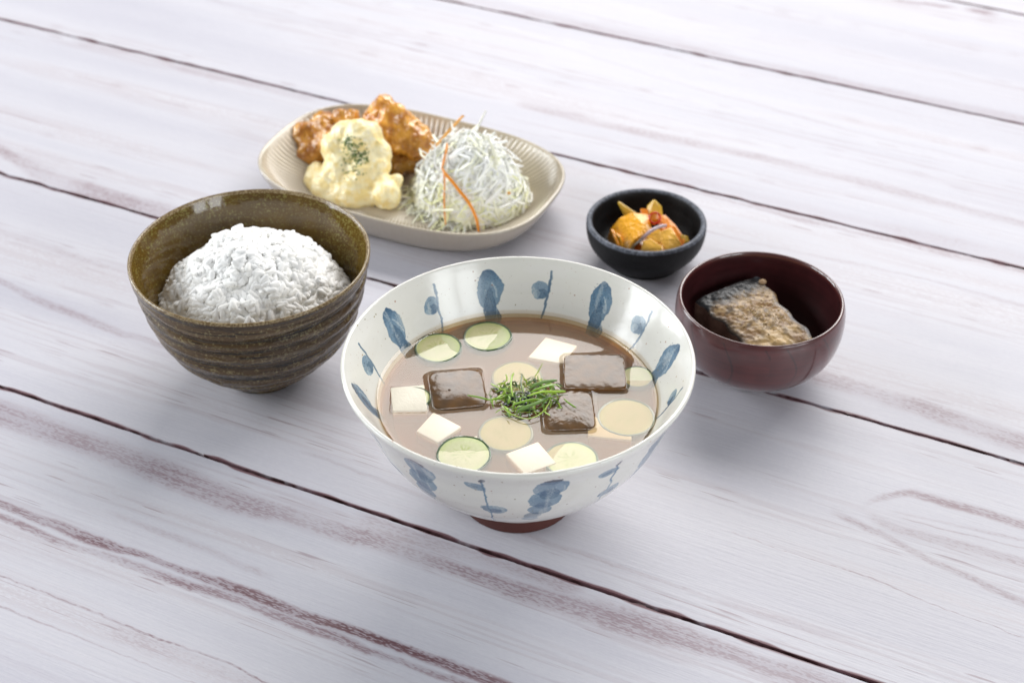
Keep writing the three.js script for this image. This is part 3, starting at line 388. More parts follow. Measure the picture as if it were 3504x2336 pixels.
{ // green herb shreds with dark seaweed under them
  const t = thing('herb_garnish', 'little heap of shredded green leaf floating in the middle of the soup', 'garnish', [0.0005, SY, 0.0015]);
  const greens = [[0.20, 0.38, 0.012], [0.32, 0.52, 0.018], [0.05, 0.11, 0.012], [0.34, 0.50, 0.03], [0.12, 0.24, 0.03]].map((c) => S({ color: col(...c), roughness: 0.38, transmission: 0.1, thickness: 0, clearcoat: 0.5, clearcoatRoughness: 0.2, bumpMap: null }));
  const weed = S({ color: col(0.012, 0.02, 0.018), roughness: 0.18, clearcoat: 1, clearcoatRoughness: 0.08 });
  const V = (x, y, z) => new THREE.Vector3(x / 1000, y / 1000, z / 1000);
  for (const [x, z, a, b, r] of [[1, 4, 5, 3.2, 0.3], [-3, 0, 3.6, 2.6, 1.2], [4.5, -1, 3.4, 2.4, 2], [3, 9, 4, 2, 0.5], [-5.5, 5, 2.6, 1.8, 2.4]]) { const g = grid(20, 8, (u, v) => { const an = u * 6.2832, c = Math.cos(an), s = Math.sin(an), w = 1 + 0.25 * n3(c * 2, s * 2, x), y = 0.75 + 0.8 * Math.sqrt(Math.max(0, 1 - v * v)) + 0.4 * n3(c * v * 2 + x, s * v * 2, 3); return [(x + (c * a * Math.cos(r) - s * b * Math.sin(r)) * v * w) / 1000, y / 1000, (z + (c * a * Math.sin(r) + s * b * Math.cos(r)) * v * w) / 1000]; }, true); outward(g, (n) => n.getY(60)); mesh('seaweed_piece', g, weed, t); }
  // long shreds that can be told apart (mm: x, y, z), then the tangle
  const long = [
    [[-25.5, 2.6, 1.2], [-20, 2.6, 2.6], [-14, 2.3, 4.2], [-7, 2.8, 2.2], [-1, 3.2, -1]], [[-14, 1.6, -9], [-11, 2, -6], [-8, 2.8, -3], [-3, 3, 0]], [[-12, 1.8, -2], [-8, 2.4, -2.4], [-3, 3.2, -4], [2, 3.4, -7]],
    [[-9, 1.6, 6], [-7, 1.6, 11], [-2, 1.7, 15.5], [4, 1.8, 18], [10, 2, 15], [14, 2.6, 9], [16, 3.2, 3]], [[-1, 3, 13.5], [4, 3.6, 11], [9, 4, 8.5], [14, 4.2, 5]], [[-3, 4, 10], [2, 4.2, 8], [7, 4.2, 6.4], [13, 3.8, 7]],
    [[-3, 3.4, 3], [-4, 4.5, -4], [-3.4, 4.6, -11], [-2.5, 3.6, -15]], [[2, 3.4, 0], [1, 4.4, -6], [1.5, 4.2, -13], [0.4, 2.8, -15.5]], [[8, 2.6, -13], [10, 3.6, -17], [12, 5, -21]], [[5, 4.2, -2], [10, 5, -5], [16, 4.6, -7.5], [19, 3.8, -9]],
    [[6, 4.6, 1], [12, 5.2, -2], [18, 4.6, -4.5], [21, 3.6, -4]], [[4, 4.4, 4], [11, 5.4, 2], [17, 5, 1.4], [23, 4, 0]], [[8, 3.6, 8], [14, 4.4, 5], [20, 4.2, 3], [24, 3.2, 1.5]], [[-9, 3, -6], [-6, 3.8, -9], [-6.5, 3.4, -14]], [[-6, 2.6, 14], [-4.5, 2.2, 17.5]], [[22, 2.8, 4], [25, 2.8, 8], [28, 2.4, 10.5]], [[12, 2.4, 13], [15, 2.6, 16.5]],
  ];
  long.forEach((p, i) => { const w = [1.1, 1.5, 0.9, 0.75, 2.2, 1.4, 1.1, 0.9, 1, 1.8, 1.6, 1.7, 1.2, 1, 0.8, 0.9, 0.9][i]; mesh('leaf_shred', ribbon(p.map((q) => V(q[0] * 0.98, q[1], q[2])), w * 0.9 / 1000, 0.00025, new THREE.Vector3(0.3 * Math.sin(i * 2.1), 1, 0.4 * Math.cos(i * 1.3)), 18, 0.5, rr(-0.9, 0.9)), greens[i % 5], t); });
  for (let i = 0; i < 140; i++) { const a = rr(0, 6.28), d = 15 * Math.sqrt(rnd()), x = 4 + d * Math.cos(a) * 1.25, z = 1 + d * Math.sin(a) * 0.95, o = rr(0, 3.14), L = rr(3, 9), y = 1.4 + 3.4 * (1 - d / 14) * rnd(), b = rr(-1.5, 1.5), c = Math.cos(o), s = Math.sin(o); mesh('leaf_shred', ribbon([V(x - L * c / 2, y - 0.6, z - L * s / 2), V(x + b * s, y + rr(0, 1.4), z - b * c), V(x + L * c / 2, y - rr(0, 1), z + L * s / 2)], (i < 80 ? rr(0.5, 1.4) : rr(0.3, 0.7)) / 1000, 0.0002, new THREE.Vector3(rr(-0.6, 0.6), 1, rr(-0.6, 0.6)), 10, 0.5, rr(-1.2, 1.2)), greens[i % 5], t); }
}
// ---------------------------------------------------------------- rice
const soften = (g, k = 0.45) => { const n = g.attributes.normal, v = new THREE.Vector3(); for (let i = 0; i < n.count; i++) { v.fromBufferAttribute(n, i).multiplyScalar(1 - k); v.y += k; v.normalize(); n.setXYZ(i, v.x, v.y, v.z); } return g; };   // soft, light-scattering pieces: rounder shading
{
  const O = [-0.1424, 0, -0.1032], t = thing('cooked_rice', 'heaped mound of glossy white cooked rice in the brown bowl', 'rice', [O[0], 0.04, O[2]]);
  const inner = (h) => { const q = [[12, 8], [16, 24], [26, 38], [38, 47], [48, 52.2], [57, 55.8], [66, 58.6], [73, 60.6], [90, 64]]; for (let i = 1; i < q.length; i++) if (h <= q[i][0]) return mix(q[i - 1][1], q[i][1], clamp((h - q[i - 1][0]) / (q[i][0] - q[i - 1][0]))); return 64; };
  const top = (x, z) => { const r = Math.hypot(x - 1, z + 0.5) / 54.5; return 44.5 + 37.5 * (1 - Math.pow(Math.min(r, 1.05), 2.05)) + 4.4 * n3(x * 0.05, z * 0.05, 2.2) + 2.2 * n3(x * 0.13, z * 0.13, 5) + 2.2 * Math.exp(-(Math.pow(x - 26, 2) + Math.pow(z + 26, 2)) / 90); };
  const mat = S({ color: col(0.97, 0.965, 0.945), roughness: 0.42, specularIntensity: 0.7 });
  const mat2 = S({ color: col(0.965, 0.955, 0.92), roughness: 0.42, specularIntensity: 0.7 });
  const core = grid(96, 40, (u, v) => { const a = u * 6.2832, r = 53.5 * v, x = r * Math.cos(a), z = r * Math.sin(a); let y = top(x, z) - 0.7; const R = inner(y) - 1; const k = Math.min(1, R / Math.max(r, 1e-3)); return [x * k / 1000, y / 1000 - 0.04, z * k / 1000]; }, true); outward(core, (n) => n.getY(97 * 4)); mesh('rice_core', core, S({ color: col(0.97, 0.96, 0.92), roughness: 0.5 }), t);
  const grains = [0, 1, 2, 3].map((k) => { const g = new THREE.SphereGeometry(1, 12, 10), p = g.attributes.position; for (let i = 0; i < p.count; i++) { let x = p.getY(i), y = p.getX(i), z = p.getZ(i); { const t = Math.abs(x), q = Math.sqrt(Math.max(0, 1 - Math.pow(t, 3))) / Math.max(1e-4, Math.sqrt(Math.max(0, 1 - t * t))); if (t < 0.999) { y *= q; z *= q; } } const w = 1 - 0.14 * Math.pow(Math.abs(x), 3) + [0.06, -0.05, 0.1, 0][k] * x; p.setXYZ(i, x * [3.2, 3.0, 3.45, 2.7][k] / 1000, (y * 1.66 * w + [0.35, 0.2, 0.55, 0.1][k] * x * x) / 1000, z * 1.56 * w / 1000); } g.computeVertexNormals(); return outward(g, (n, q) => n.getX(40) * q.getX(40) + n.getY(40) * q.getY(40) + n.getZ(40) * q.getZ(40)); }).map((g) => soften(g, 0.42));
  const all = [], X = new THREE.Vector3(), Y = new THREE.Vector3(), Z = new THREE.Vector3();
  for (let i = 0; i < 2700; i++) {
    const a = rr(0, 6.2832), r = 54 * Math.sqrt(rnd()), x = r * Math.cos(a), z = r * Math.sin(a), layer = i % 3, off = [-0.5, 0.2, 1.0][layer] + rr(-0.5, 0.5) + (rnd() < 0.06 ? 1.3 : 0), h = top(x, z) + off; if (r > inner(h) - 2.2) continue;
    const e = 1.5; Y.set(-(top(x + e, z) - top(x - e, z)) / (2 * e), 1, -(top(x, z + e) - top(x, z - e)) / (2 * e)).normalize();
    X.set(rr(-1, 1), rr(-1, 1), rr(-1, 1)).normalize(); X.addScaledVector(Y, -X.dot(Y) * (rnd() < 0.14 ? 0.5 : 0.93)).normalize(); Z.crossVectors(X, Y).normalize(); Y.crossVectors(Z, X);
    const m = new THREE.Matrix4().makeBasis(X, Y, Z).setPosition(x / 1000, h / 1000 - 0.04, z / 1000).scale(new THREE.Vector3(rr(0.85, 1.1), rr(0.9, 1.1), rr(0.9, 1.1))); all.push({ m, k: Math.floor(rnd() * 4), s: off * 2 + z * 0.06 + h * 0.05, mt: rnd() < 0.6 });
  }
  all.sort((a, b) => b.s - a.s);
  all.slice(0, 300).forEach((q) => { const g = mesh('rice_grain', grains[q.k], q.mt ? mat : mat2, t); q.m.decompose(g.position, g.quaternion, g.scale); });
  const rest = all.slice(300); for (let k = 0; k < 4; k++) { const L = rest.filter((q) => q.k === k), im = new THREE.InstancedMesh(grains[k], k % 2 ? mat : mat2, L.length); L.forEach((q, i) => im.setMatrixAt(i, q.m)); im.name = 'rice_grains'; im.castShadow = im.receiveShadow = true; im.userData.kind = 'stuff'; t.add(im); }
}
// ---------------------------------------------------------------- on the oblong plate
const onPlate = (L, dx = 0, dh = 0, dv = 0, s = 1) => L.map(([u, v, h, r]) => { const p = plate(u + dx, v + dv, h + dh); return [p.x * 1000, p.y * 1000, p.z * 1000, r * s]; });
const crust = (seed, amp) => (x, y, z) => amp * (1.4 * n3(x * 0.13 + seed, y * 0.13, z * 0.13) + 0.6 * n3(x * 0.4, y * 0.4 + seed, z * 0.4) + 0.3 * n3(x * 0.95, y * 0.95, z * 0.95 + seed));
const center = (g, name, label, cat, group, mat) => { g.computeBoundingBox(); const b = g.boundingBox, c = [(b.min.x + b.max.x) / 2, b.min.y, (b.min.z + b.max.z) / 2]; g.translate(-c[0], -c[1], -c[2]); const m = tag(mesh(name, g, mat), label, cat, group); m.position.set(...c); m.updateMatrixWorld(); return m; };
{
  const mat = S({ vertexColors: true, roughness: 0.34, clearcoat: 0.9, clearcoatRoughness: 0.1, bumpMap: null });
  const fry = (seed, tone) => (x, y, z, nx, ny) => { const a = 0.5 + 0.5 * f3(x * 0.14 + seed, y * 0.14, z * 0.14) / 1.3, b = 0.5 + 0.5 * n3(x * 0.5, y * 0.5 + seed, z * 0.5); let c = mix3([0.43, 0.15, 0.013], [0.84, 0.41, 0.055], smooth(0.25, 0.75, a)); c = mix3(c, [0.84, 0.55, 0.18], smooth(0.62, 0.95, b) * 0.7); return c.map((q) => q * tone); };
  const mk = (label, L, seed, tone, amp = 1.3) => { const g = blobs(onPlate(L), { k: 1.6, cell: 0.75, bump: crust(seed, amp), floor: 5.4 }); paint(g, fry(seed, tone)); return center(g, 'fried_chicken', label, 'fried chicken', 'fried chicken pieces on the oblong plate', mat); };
  mk('low golden brown fried chicken piece at the end of the plate behind the sauce', [[-87.3, -14, 16.9, 9.6], [-88.0, -10, 10, 8.2], [-73.8, -18, 26.5, 9.2], [-61.2, -20, 34, 5.8], [-75.8, -6, 12, 9.1], [-77.6, 0, 8, 6.2], [-63.3, -8, 21.8, 9.8], [-54, -21, 36, 5], [-82, -1, 9, 4.6], [-66, -20, 14, 11], [-80, -20, 9, 8]], 3, 0.95);
  mk('tall glazed fried chicken fillet, topmost of the pieces, leaning at the back', [[-31.8, -24, 48.8, 6.6], [-36.2, -24, 40.6, 7.2], [-24.3, -24, 39.4, 8.7], [-16.6, -24, 34.9, 9.6], [-5.6, -24, 31.2, 7.6], [-0.5, -22, 27.1, 5.1], [-31.7, -23, 31, 8.0], [-8.7, -19, 29.8, 7.2], [-28, -17, 33.5, 8.4], [-17, -15, 28.5, 8.2], [-5, -16, 25.2, 6.4], [-24, -20, 42, 7.5], [-38, -20, 36, 6.5], [-26, -34, 22, 12], [-10, -33, 18, 10], [-40, -30, 28, 9], [-22, -22, 46, 6]], 11, 1.12);
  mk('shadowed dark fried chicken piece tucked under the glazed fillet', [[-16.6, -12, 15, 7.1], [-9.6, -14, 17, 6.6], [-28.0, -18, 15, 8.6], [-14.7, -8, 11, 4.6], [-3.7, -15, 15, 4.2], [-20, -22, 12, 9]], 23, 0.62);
}
{
  const egg = (x, y, z) => { const c = n3(x * 0.14 + 4, y * 0.14, z * 0.14), d = n3(x * 0.42 + 9, y * 0.42, z * 0.42); return 1.7 * (0.5 - Math.abs(c)) + 0.65 * (0.4 - Math.abs(d)) + 0.1 * n3(x * 1.1, y * 1.1, z * 1.1); };
  const L = [[-48.2, 22, 6.8, 12.0], [-58.6, 18, 6.0, 9.4], [-29.8, 25, 8.2, 11], [-38, 26, 7, 9], [-42.6, 14, 16.8, 12.0], [-25.9, 14, 18.3, 11.2], [-19.6, 9, 23.6, 8.4], [-51.0, 5, 27, 10.0], [-33.9, 4, 32.3, 11.2], [-22.0, 3, 29.4, 8.6], [-37.1, 0, 42.2, 5.8], [-46.7, 0, 35.6, 8.6], [-29.9, -1, 39, 8.2], [-5.7, 22, 13.0, 8.4], [-11, 17, 17, 5.5], [-3.6, 12, 19, 3.6], [-64.0, 10, 7.5, 6.6], [-18.8, 22, 9.5, 7.4], [-40, 5, 15, 12]];
  const g = blobs(onPlate(L), { k: 1.2, cell: 0.7, bump: egg, floor: 5.3 });
  paint(g, (x, y, z) => { const a = 0.5 + 0.5 * n3(x * 0.2, y * 0.2, z * 0.2 + 3), b = 0.5 + 0.5 * n3(x * 0.35 + 7, y * 0.35, z * 0.35); let c = mix3([0.94, 0.75, 0.32], [0.955, 0.85, 0.52], smooth(0.3, 0.7, a)); c = mix3(c, [0.96, 0.93, 0.80], smooth(0.62, 0.8, 0.5 + 0.5 * n3(x * 0.6, y * 0.6, z * 0.6 + 5)) * 0.7); c = mix3(c, [0.80, 0.55, 0.14], smooth(0.7, 0.92, b) * 0.6); return c; });
  const m = center(g, 'egg_sauce', 'lumpy pale yellow egg sauce sprinkled with green herb flecks over the fried chicken', 'sauce', null, S({ vertexColors: true, roughness: 0.38, clearcoat: 0.2, clearcoatRoughness: 0.25 }));
  const ray = new THREE.Raycaster(), dir = PV.clone().multiplyScalar(-1).add(new THREE.Vector3(0, -0.6, 0)).normalize(); const pm = [[0.035, 0.12, 0.010], [0.07, 0.19, 0.014], [0.022, 0.07, 0.006]].map((c) => S({ color: col(...c), roughness: 0.7 }));
  const flakes = [0, 1, 2].map((k) => { const r = mulberry(k + 3), p = []; for (let i = 0; i < 9; i++) p.push(new THREE.Vector3((r() - 0.5) * 1.6, (r() - 0.5) * 0.6, (r() - 0.5) * 1.3).multiplyScalar(0.001)); return new ConvexGeometry(p); });
  for (let i = 0; i < 270; i++) {
    const c = [[-38, 36], [-28, 27.5], [-33, 31], [-30, 17]][i < 65 ? 0 : i < 135 ? 1 : i < 230 ? 2 : 3], sp = i < 65 ? 6.2 : i < 135 ? 6.8 : 11; const gs = () => rnd() + rnd() + rnd() - 1.5; const u = c[0] + gs() * sp, h = c[1] + gs() * sp * 0.8;
    ray.set(plate(u, 8, h).addScaledVector(dir, -0.05), dir); const hit = ray.intersectObject(m, false)[0]; if (!hit) continue;
    const f = mesh('herb_fleck', flakes[i % 3], pm[i % 3], m); f.position.copy(hit.point).sub(m.position).addScaledVector(hit.face.normal, 0.0002); f.quaternion.setFromUnitVectors(new THREE.Vector3(0, 1, 0), hit.face.normal); f.rotateY(rnd() * 6); f.scale.setScalar(rr(0.45, 1.2));
  }
}
{ // shredded cabbage heap with carrot shreds
  const t = thing('shredded_cabbage', 'loose heap of finely shredded white cabbage with orange carrot strips on the plate', 'cabbage', plate(40, -5, 5.3).toArray()), o = t.position;
  const dome = (u, v, s = 1) => { const r = Math.hypot((u - 40) / (42 * s), (v + 5) / (33 * s)); return 6 + 44 * s * (1 - Math.pow(Math.min(r, 1), 2.2)); };
  const floorH = (u, v) => { const s = Math.pow(Math.pow(Math.abs(u / 98.1), 2.9) + Math.pow(Math.abs(v / 64.3), 2.9), 1 / 2.9), T = [[0, 5.2], [0.5, 5.4], [0.66, 7.2], [0.74, 9.6], [0.82, 13], [0.89, 17.3], [0.94, 21.3], [1, 26]]; for (let i = 1; i < T.length; i++) if (s <= T[i][0]) return mix(T[i - 1][1], T[i][1], (s - T[i - 1][0]) / (T[i][0] - T[i - 1][0])); return 26; };
  const P = (u, v, h) => plate(u, v, h).sub(o);
  const core = grid(64, 24, (u, v) => { const a = u * 6.2832, x = 40 + 40.5 * v * Math.cos(a), y = -5 + 31.5 * v * Math.sin(a); const p = P(x, y, Math.max(5.5, dome(x, y, 1.0) - 0.2 + 2.0 * n3(x * 0.12, y * 0.12, 3))); return [p.x, p.y, p.z]; }, true); outward(core, (n) => n.getY(65 * 3)); mesh('cabbage_core', core, S({ color: col(0.93, 0.93, 0.66), roughness: 0.6 }), t);
  const mats = [[0.97, 0.97, 0.89], [0.96, 0.96, 0.76], [0.93, 0.94, 0.55], [0.98, 0.98, 0.95]].map((c) => S({ color: col(...c), roughness: 0.35, sheen: 0.4, sheenColor: col(1, 1, 0.95), sheenRoughness: 0.5 }));
  const kinds = []; for (let k = 0; k < 14; k++) { const L = rr(16, 42) / 1000, b = rr(0.08, 0.5) * L, b2 = rr(-0.2, 0.2) * L; kinds.push(soften(ribbon([new THREE.Vector3(-L / 2, -b * 0.9, b2), new THREE.Vector3(-L / 5, -b * 0.1, -b2 * 0.4), new THREE.Vector3(L / 6, -b * 0.05, b2 * 0.5), new THREE.Vector3(L / 2, -b * rr(0.6, 1), -b2)], rr(0.8, 2.0) / 1000, 0.0004, new THREE.Vector3(0, 1, 0.2), 12, 0.3, rr(-0.7, 0.7)))); }
  const all = [], X = new THREE.Vector3(), Y = new THREE.Vector3(), Z = new THREE.Vector3(), down = new THREE.Vector3();
  for (let i = 0; i < 1700; i++) {
    const stray = i > 1590, a = stray ? rr(1.2, 3.1) : rr(0, 6.2832), q = stray ? rr(0.86, 1.02) : Math.sqrt(rnd()) * 0.98; const u = 40 + 41 * q * Math.cos(a), v = -5 + 32 * q * Math.sin(a); const lay = rr(-1.2, 1.8) + 2.4 * n3(u * 0.09, v * 0.09, 6) + (rnd() < 0.07 ? rr(0, 2.4) : 0); let h = stray ? rr(6.5, 9) : dome(u, v) + lay; h = Math.max(h, floorH(u, v) + 1);
    const e = 1; const gu = (dome(u + e, v) - dome(u - e, v)) / 2, gv = (dome(u, v + e) - dome(u, v - e)) / 2; Y.set(-gu, 1, -gv).normalize(); Y.set(Y.x * PU.x + Y.z * PV.x, Y.y, Y.x * PU.z + Y.z * PV.z);
    if (stray) Y.set(0, 1, 0);
    down.set(0, -1, 0).addScaledVector(Y, Y.y).normalize(); X.set(rr(-1, 1), rr(-0.6, 0.6), rr(-1, 1)).normalize(); if (!stray) X.addScaledVector(down, rr(0, 1.3)); X.addScaledVector(Y, -X.dot(Y) * (rnd() < 0.13 ? 0.45 : 0.93)).normalize(); Z.crossVectors(X, Y).normalize(); Y.crossVectors(Z, X);
    const p = P(u, v, h), sc = stray ? rr(0.5, 0.8) : rr(0.6, 1.05); const m = new THREE.Matrix4().makeBasis(X, Y, Z).setPosition(p).scale(new THREE.Vector3(sc, sc, 1)); const low = clamp(1 - (h - 6) / 40); all.push({ m, k: Math.floor(rnd() * kinds.length), mt: rnd() < 0.25 + 0.4 * (1 - low) ? (rnd() < 0.5 ? 0 : 3) : rnd() < 0.55 ? 1 : rnd() < low * 0.9 ? 2 : 0, s: lay + v * 0.04 });
  }
  all.sort((a, b) => b.s - a.s);
  all.slice(0, 300).forEach((q) => { const g = mesh('cabbage_shred', kinds[q.k], mats[q.mt], t); q.m.decompose(g.position, g.quaternion, g.scale); });
  const parts = [[], [], [], []]; for (const q of all.slice(300)) parts[q.mt].push(kinds[q.k].clone().applyMatrix4(q.m)); parts.forEach((L, i) => { if (!L.length) return; mesh('cabbage_shreds', mergeGeometries(L), mats[i], t).userData.kind = 'stuff'; });
  const cm = S({ color: col(0.88, 0.30, 0.018), roughness: 0.34, clearcoat: 0.3 }), cp = S({ color: col(0.84, 0.42, 0.10), roughness: 0.4 });
  const strip = (L, w, m) => tag(mesh('carrot_strip', ribbon(L.map((q) => P(...q)), w / 1000, 0.0009, PV.clone().add(new THREE.Vector3(0, 0.5, 0)), 26, 0.3), m, t), m === cp ? 'pale orange carrot strip sticking up from the top' : 'orange carrot strip hanging down the near side');
  strip([[29.4, 4.9, 51], [30.8, 9, 48], [31.2, 13.4, 43.2], [31.5, 16, 40.6]], 1.6, cm);
  strip([[31.2, 16, 40], [35, 18.4, 37.6], [39.7, 19.8, 35], [45.6, 21.6, 30.8], [51.9, 22.9, 25.8], [56.8, 24, 19.6], [59.9, 25.4, 13.4], [62.0, 27.4, 7]], 2.1, cm);
  strip([[32.5, 16.6, 38.4], [35.1, 20.2, 33.2], [36.2, 23.2, 27], [37.4, 25.8, 20.8], [38.7, 28, 15.4], [40.2, 30, 8.8]], 1.1, cm);
  strip([[19.7, 2.6, 45], [22.5, 0.2, 48.6], [24.5, -6, 52], [27, -12, 55.5], [30, -16, 60]], 1.9, cp); strip([[24, -6, 51], [27.6, -12, 56.5], [31.4, -15, 60.6]], 1.0, cp);
  strip([[5, -6, 24], [9, -3, 29], [13, -1, 33.5]], 2.2, cp); strip([[72, 8, 28], [74, 7, 28]], 1.6, cp);
}
// ---------------------------------------------------------------- pickles
{
  const tint = (c, s) => S({ color: col(...c), roughness: 0.3, clearcoat: 0.7, clearcoatRoughness: 0.14, bumpMap: pb, bumpScale: 0.0006 });
  const pb = tex(256, 256, (u, v, o) => { o[0] = o[1] = o[2] = 0.5 * vn(u * 16, v * 16) + 0.5 * vn(u * 50, v * 50); }, false);
  const Yw = [0.90, 0.41, 0.012], Or = [0.92, 0.30, 0.02], Lt = [0.92, 0.50, 0.07], De = [0.80, 0.31, 0.01];
  const piece = (label, pts, r, c) => { const b = [0, 1e9, 0]; pts.forEach((p) => { b[0] += p[0] / pts.length; b[2] += p[2] / pts.length; b[1] = Math.min(b[1], p[1]); }); tag(mesh('pickle_piece', hull(pts.map((p) => [p[0] - b[0], p[1] - b[1], p[2] - b[2], p[3]]), r + 0.35), tint(c)), label, 'pickle', 'yellow pickle pieces in the black bowl').position.set(b[0] / 1000, b[1] / 1000, b[2] / 1000); };
  piece('broad curved deep yellow pickle slice on the left of the heap', [[58, 17, -218], [63.5, 22.5, -221.5], [70, 25.5, -222], [78.5, 25.6, -220.5], [76, 24.5, -212], [80.5, 22.5, -211], [71, 20, -203.5], [66, 14, -199], [61, 11, -203], [60, 9, -214], [72, 12, -215]], 0.9, Yw);
  piece('narrow upright yellow pickle wedge leaning on the broad slice, outermost', [[56.2, 15.5, -212], [57.6, 20.5, -211.5], [60.5, 16, -203.5], [58.5, 10, -204.5], [57, 10, -212]], 1.0, De);
  piece('slim yellow pickle wedge between the outermost wedge and broad slice', [[60.2, 19.5, -209], [62, 19, -207], [64.4, 11, -200], [62, 10, -201.5]], 0.8, Yw);
  piece('thin pointed pale yellow pickle standing up at the back', [[62.6, 27.6, -232], [64.6, 26.6, -231], [70.5, 24.2, -226.5], [76, 22.6, -223], [72, 18, -224], [66.4, 20.5, -229]], 0.55, [0.70, 0.44, 0.06]);
  piece('rounded yellow pickle knob at the very top behind the chili ring', [[80.8, 27, -228], [83.6, 30.3, -228.6], [86.8, 27.6, -227], [87.4, 24.5, -224.5], [81.4, 24, -224]], 1.2, [0.76, 0.46, 0.03]);
  piece('tiny orange pickle chip beside the knob', [[76.2, 26.2, -226.2], [78.8, 26.4, -225.6], [79.6, 24.4, -223.4], [76.8, 23.6, -224.2]], 0.6, Or);
  piece('long orange pickle slice sloping down the right of the heap', [[85.6, 26, -219], [89.5, 25.6, -219.5], [95, 23, -213], [100.5, 18.5, -204.5], [99.2, 15, -199.5], [94.5, 17.5, -205], [87.4, 21, -213.5], [93, 12, -213]], 0.8, Or);
  piece('light angular pickle chunk on the right in front of the orange slice', [[86, 21.5, -207.5], [92.6, 23.4, -209.5], [97.4, 18.4, -201.5], [96.2, 14, -196.4], [89.4, 14.4, -194], [86.6, 18, -202.6], [91, 10, -203]], 0.7, Lt);
  piece('large light pickle chunk with a flat face nearest the front lip', [[74.6, 14, -195], [76.2, 20.2, -199.6], [79.4, 21.2, -200.8], [86.4, 18.6, -197], [87.2, 12, -189.8], [78, 10, -189.6], [80, 9, -197]], 0.6, Lt);
  piece('small pickle chunk in the hollow under the kelp strip', [[78.6, 20.6, -208], [85.6, 22, -209.4], [86, 18.6, -203], [79.6, 17, -203], [82, 13, -208]], 0.8, Lt);
  piece('dark yellow pickle bit by the right wall of the black bowl', [[99, 20, -206.6], [102.2, 19.4, -206], [104.2, 14.6, -200], [101.4, 13, -197.6], [99.4, 15, -201.4]], 0.8, [0.58, 0.34, 0.02]);
  piece('deep amber pickle lying at the bottom of the black bowl', [[62, 9, -199], [70, 10.5, -192], [80, 11, -190], [94, 11, -194.5], [99, 10, -204], [88, 9.5, -225], [68, 9.5, -224]], 1.4, [0.42, 0.15, 0.01]);
  const ring = grid(40, 16, (u, v) => { const a = u * 6.2832, b = v * 6.2832, R = 3.2 + 0.2 * Math.cos(2 * a), x = (R + 0.5 * Math.cos(b)) * Math.cos(a), y = (R * 1.08 + 0.5 * Math.cos(b)) * Math.sin(a), z = 0.8 * Math.sin(b); return [x / 1000, y / 1000, z / 1000]; }); ring.computeVertexNormals(); outward(ring, (n, p) => n.getX(0) * 1);
  const cr = tag(mesh('chili_ring', ring, S({ color: col(0.62, 0.014, 0.006), roughness: 0.25, clearcoat: 0.8, clearcoatRoughness: 0.1 })), 'thin red chili ring on top of the yellow pickles', 'chili ring'); cr.position.set(0.0833, 0.0278, -0.2150); cr.rotation.set(-0.62, 0, 0.1);
  piece('orange pickle cube showing through the red chili ring', [[82.2, 26.4, -216.0], [84.6, 26.6, -216.0], [84.4, 28.6, -217.2], [82.4, 28.6, -217.2], [83.4, 22, -218]], 1.0, [0.95, 0.30, 0.012]);
  const kp = (q) => new THREE.Vector3(q[0] / 1000, q[1] / 1000, q[2] / 1000), k0 = kp([66.2, 17.5, -189]);
  const kelp = ribbon([[90.2, 25.6, -210], [86, 25.4, -209], [80, 24.2, -205.4], [74.6, 22, -200.6], [69.6, 19.4, -196.6], [66.6, 16.6, -191.4], [65.6, 13, -190]].map((q) => kp(q).sub(k0)), 0.0023, 0.0009, new THREE.Vector3(0.3, 0.5, 1), 26, 0.2);
  paint(kelp, (x) => mix3([0.12, 0.07, 0.02], [0.62, 0.46, 0.50], smooth(6, 14, x))); tag(mesh('kelp_strip', kelp, S({ vertexColors: true, roughness: 0.25, clearcoat: 0.6 })), 'curved brown and lilac kelp strip across the pickles', 'kelp strip').position.copy(k0);
}
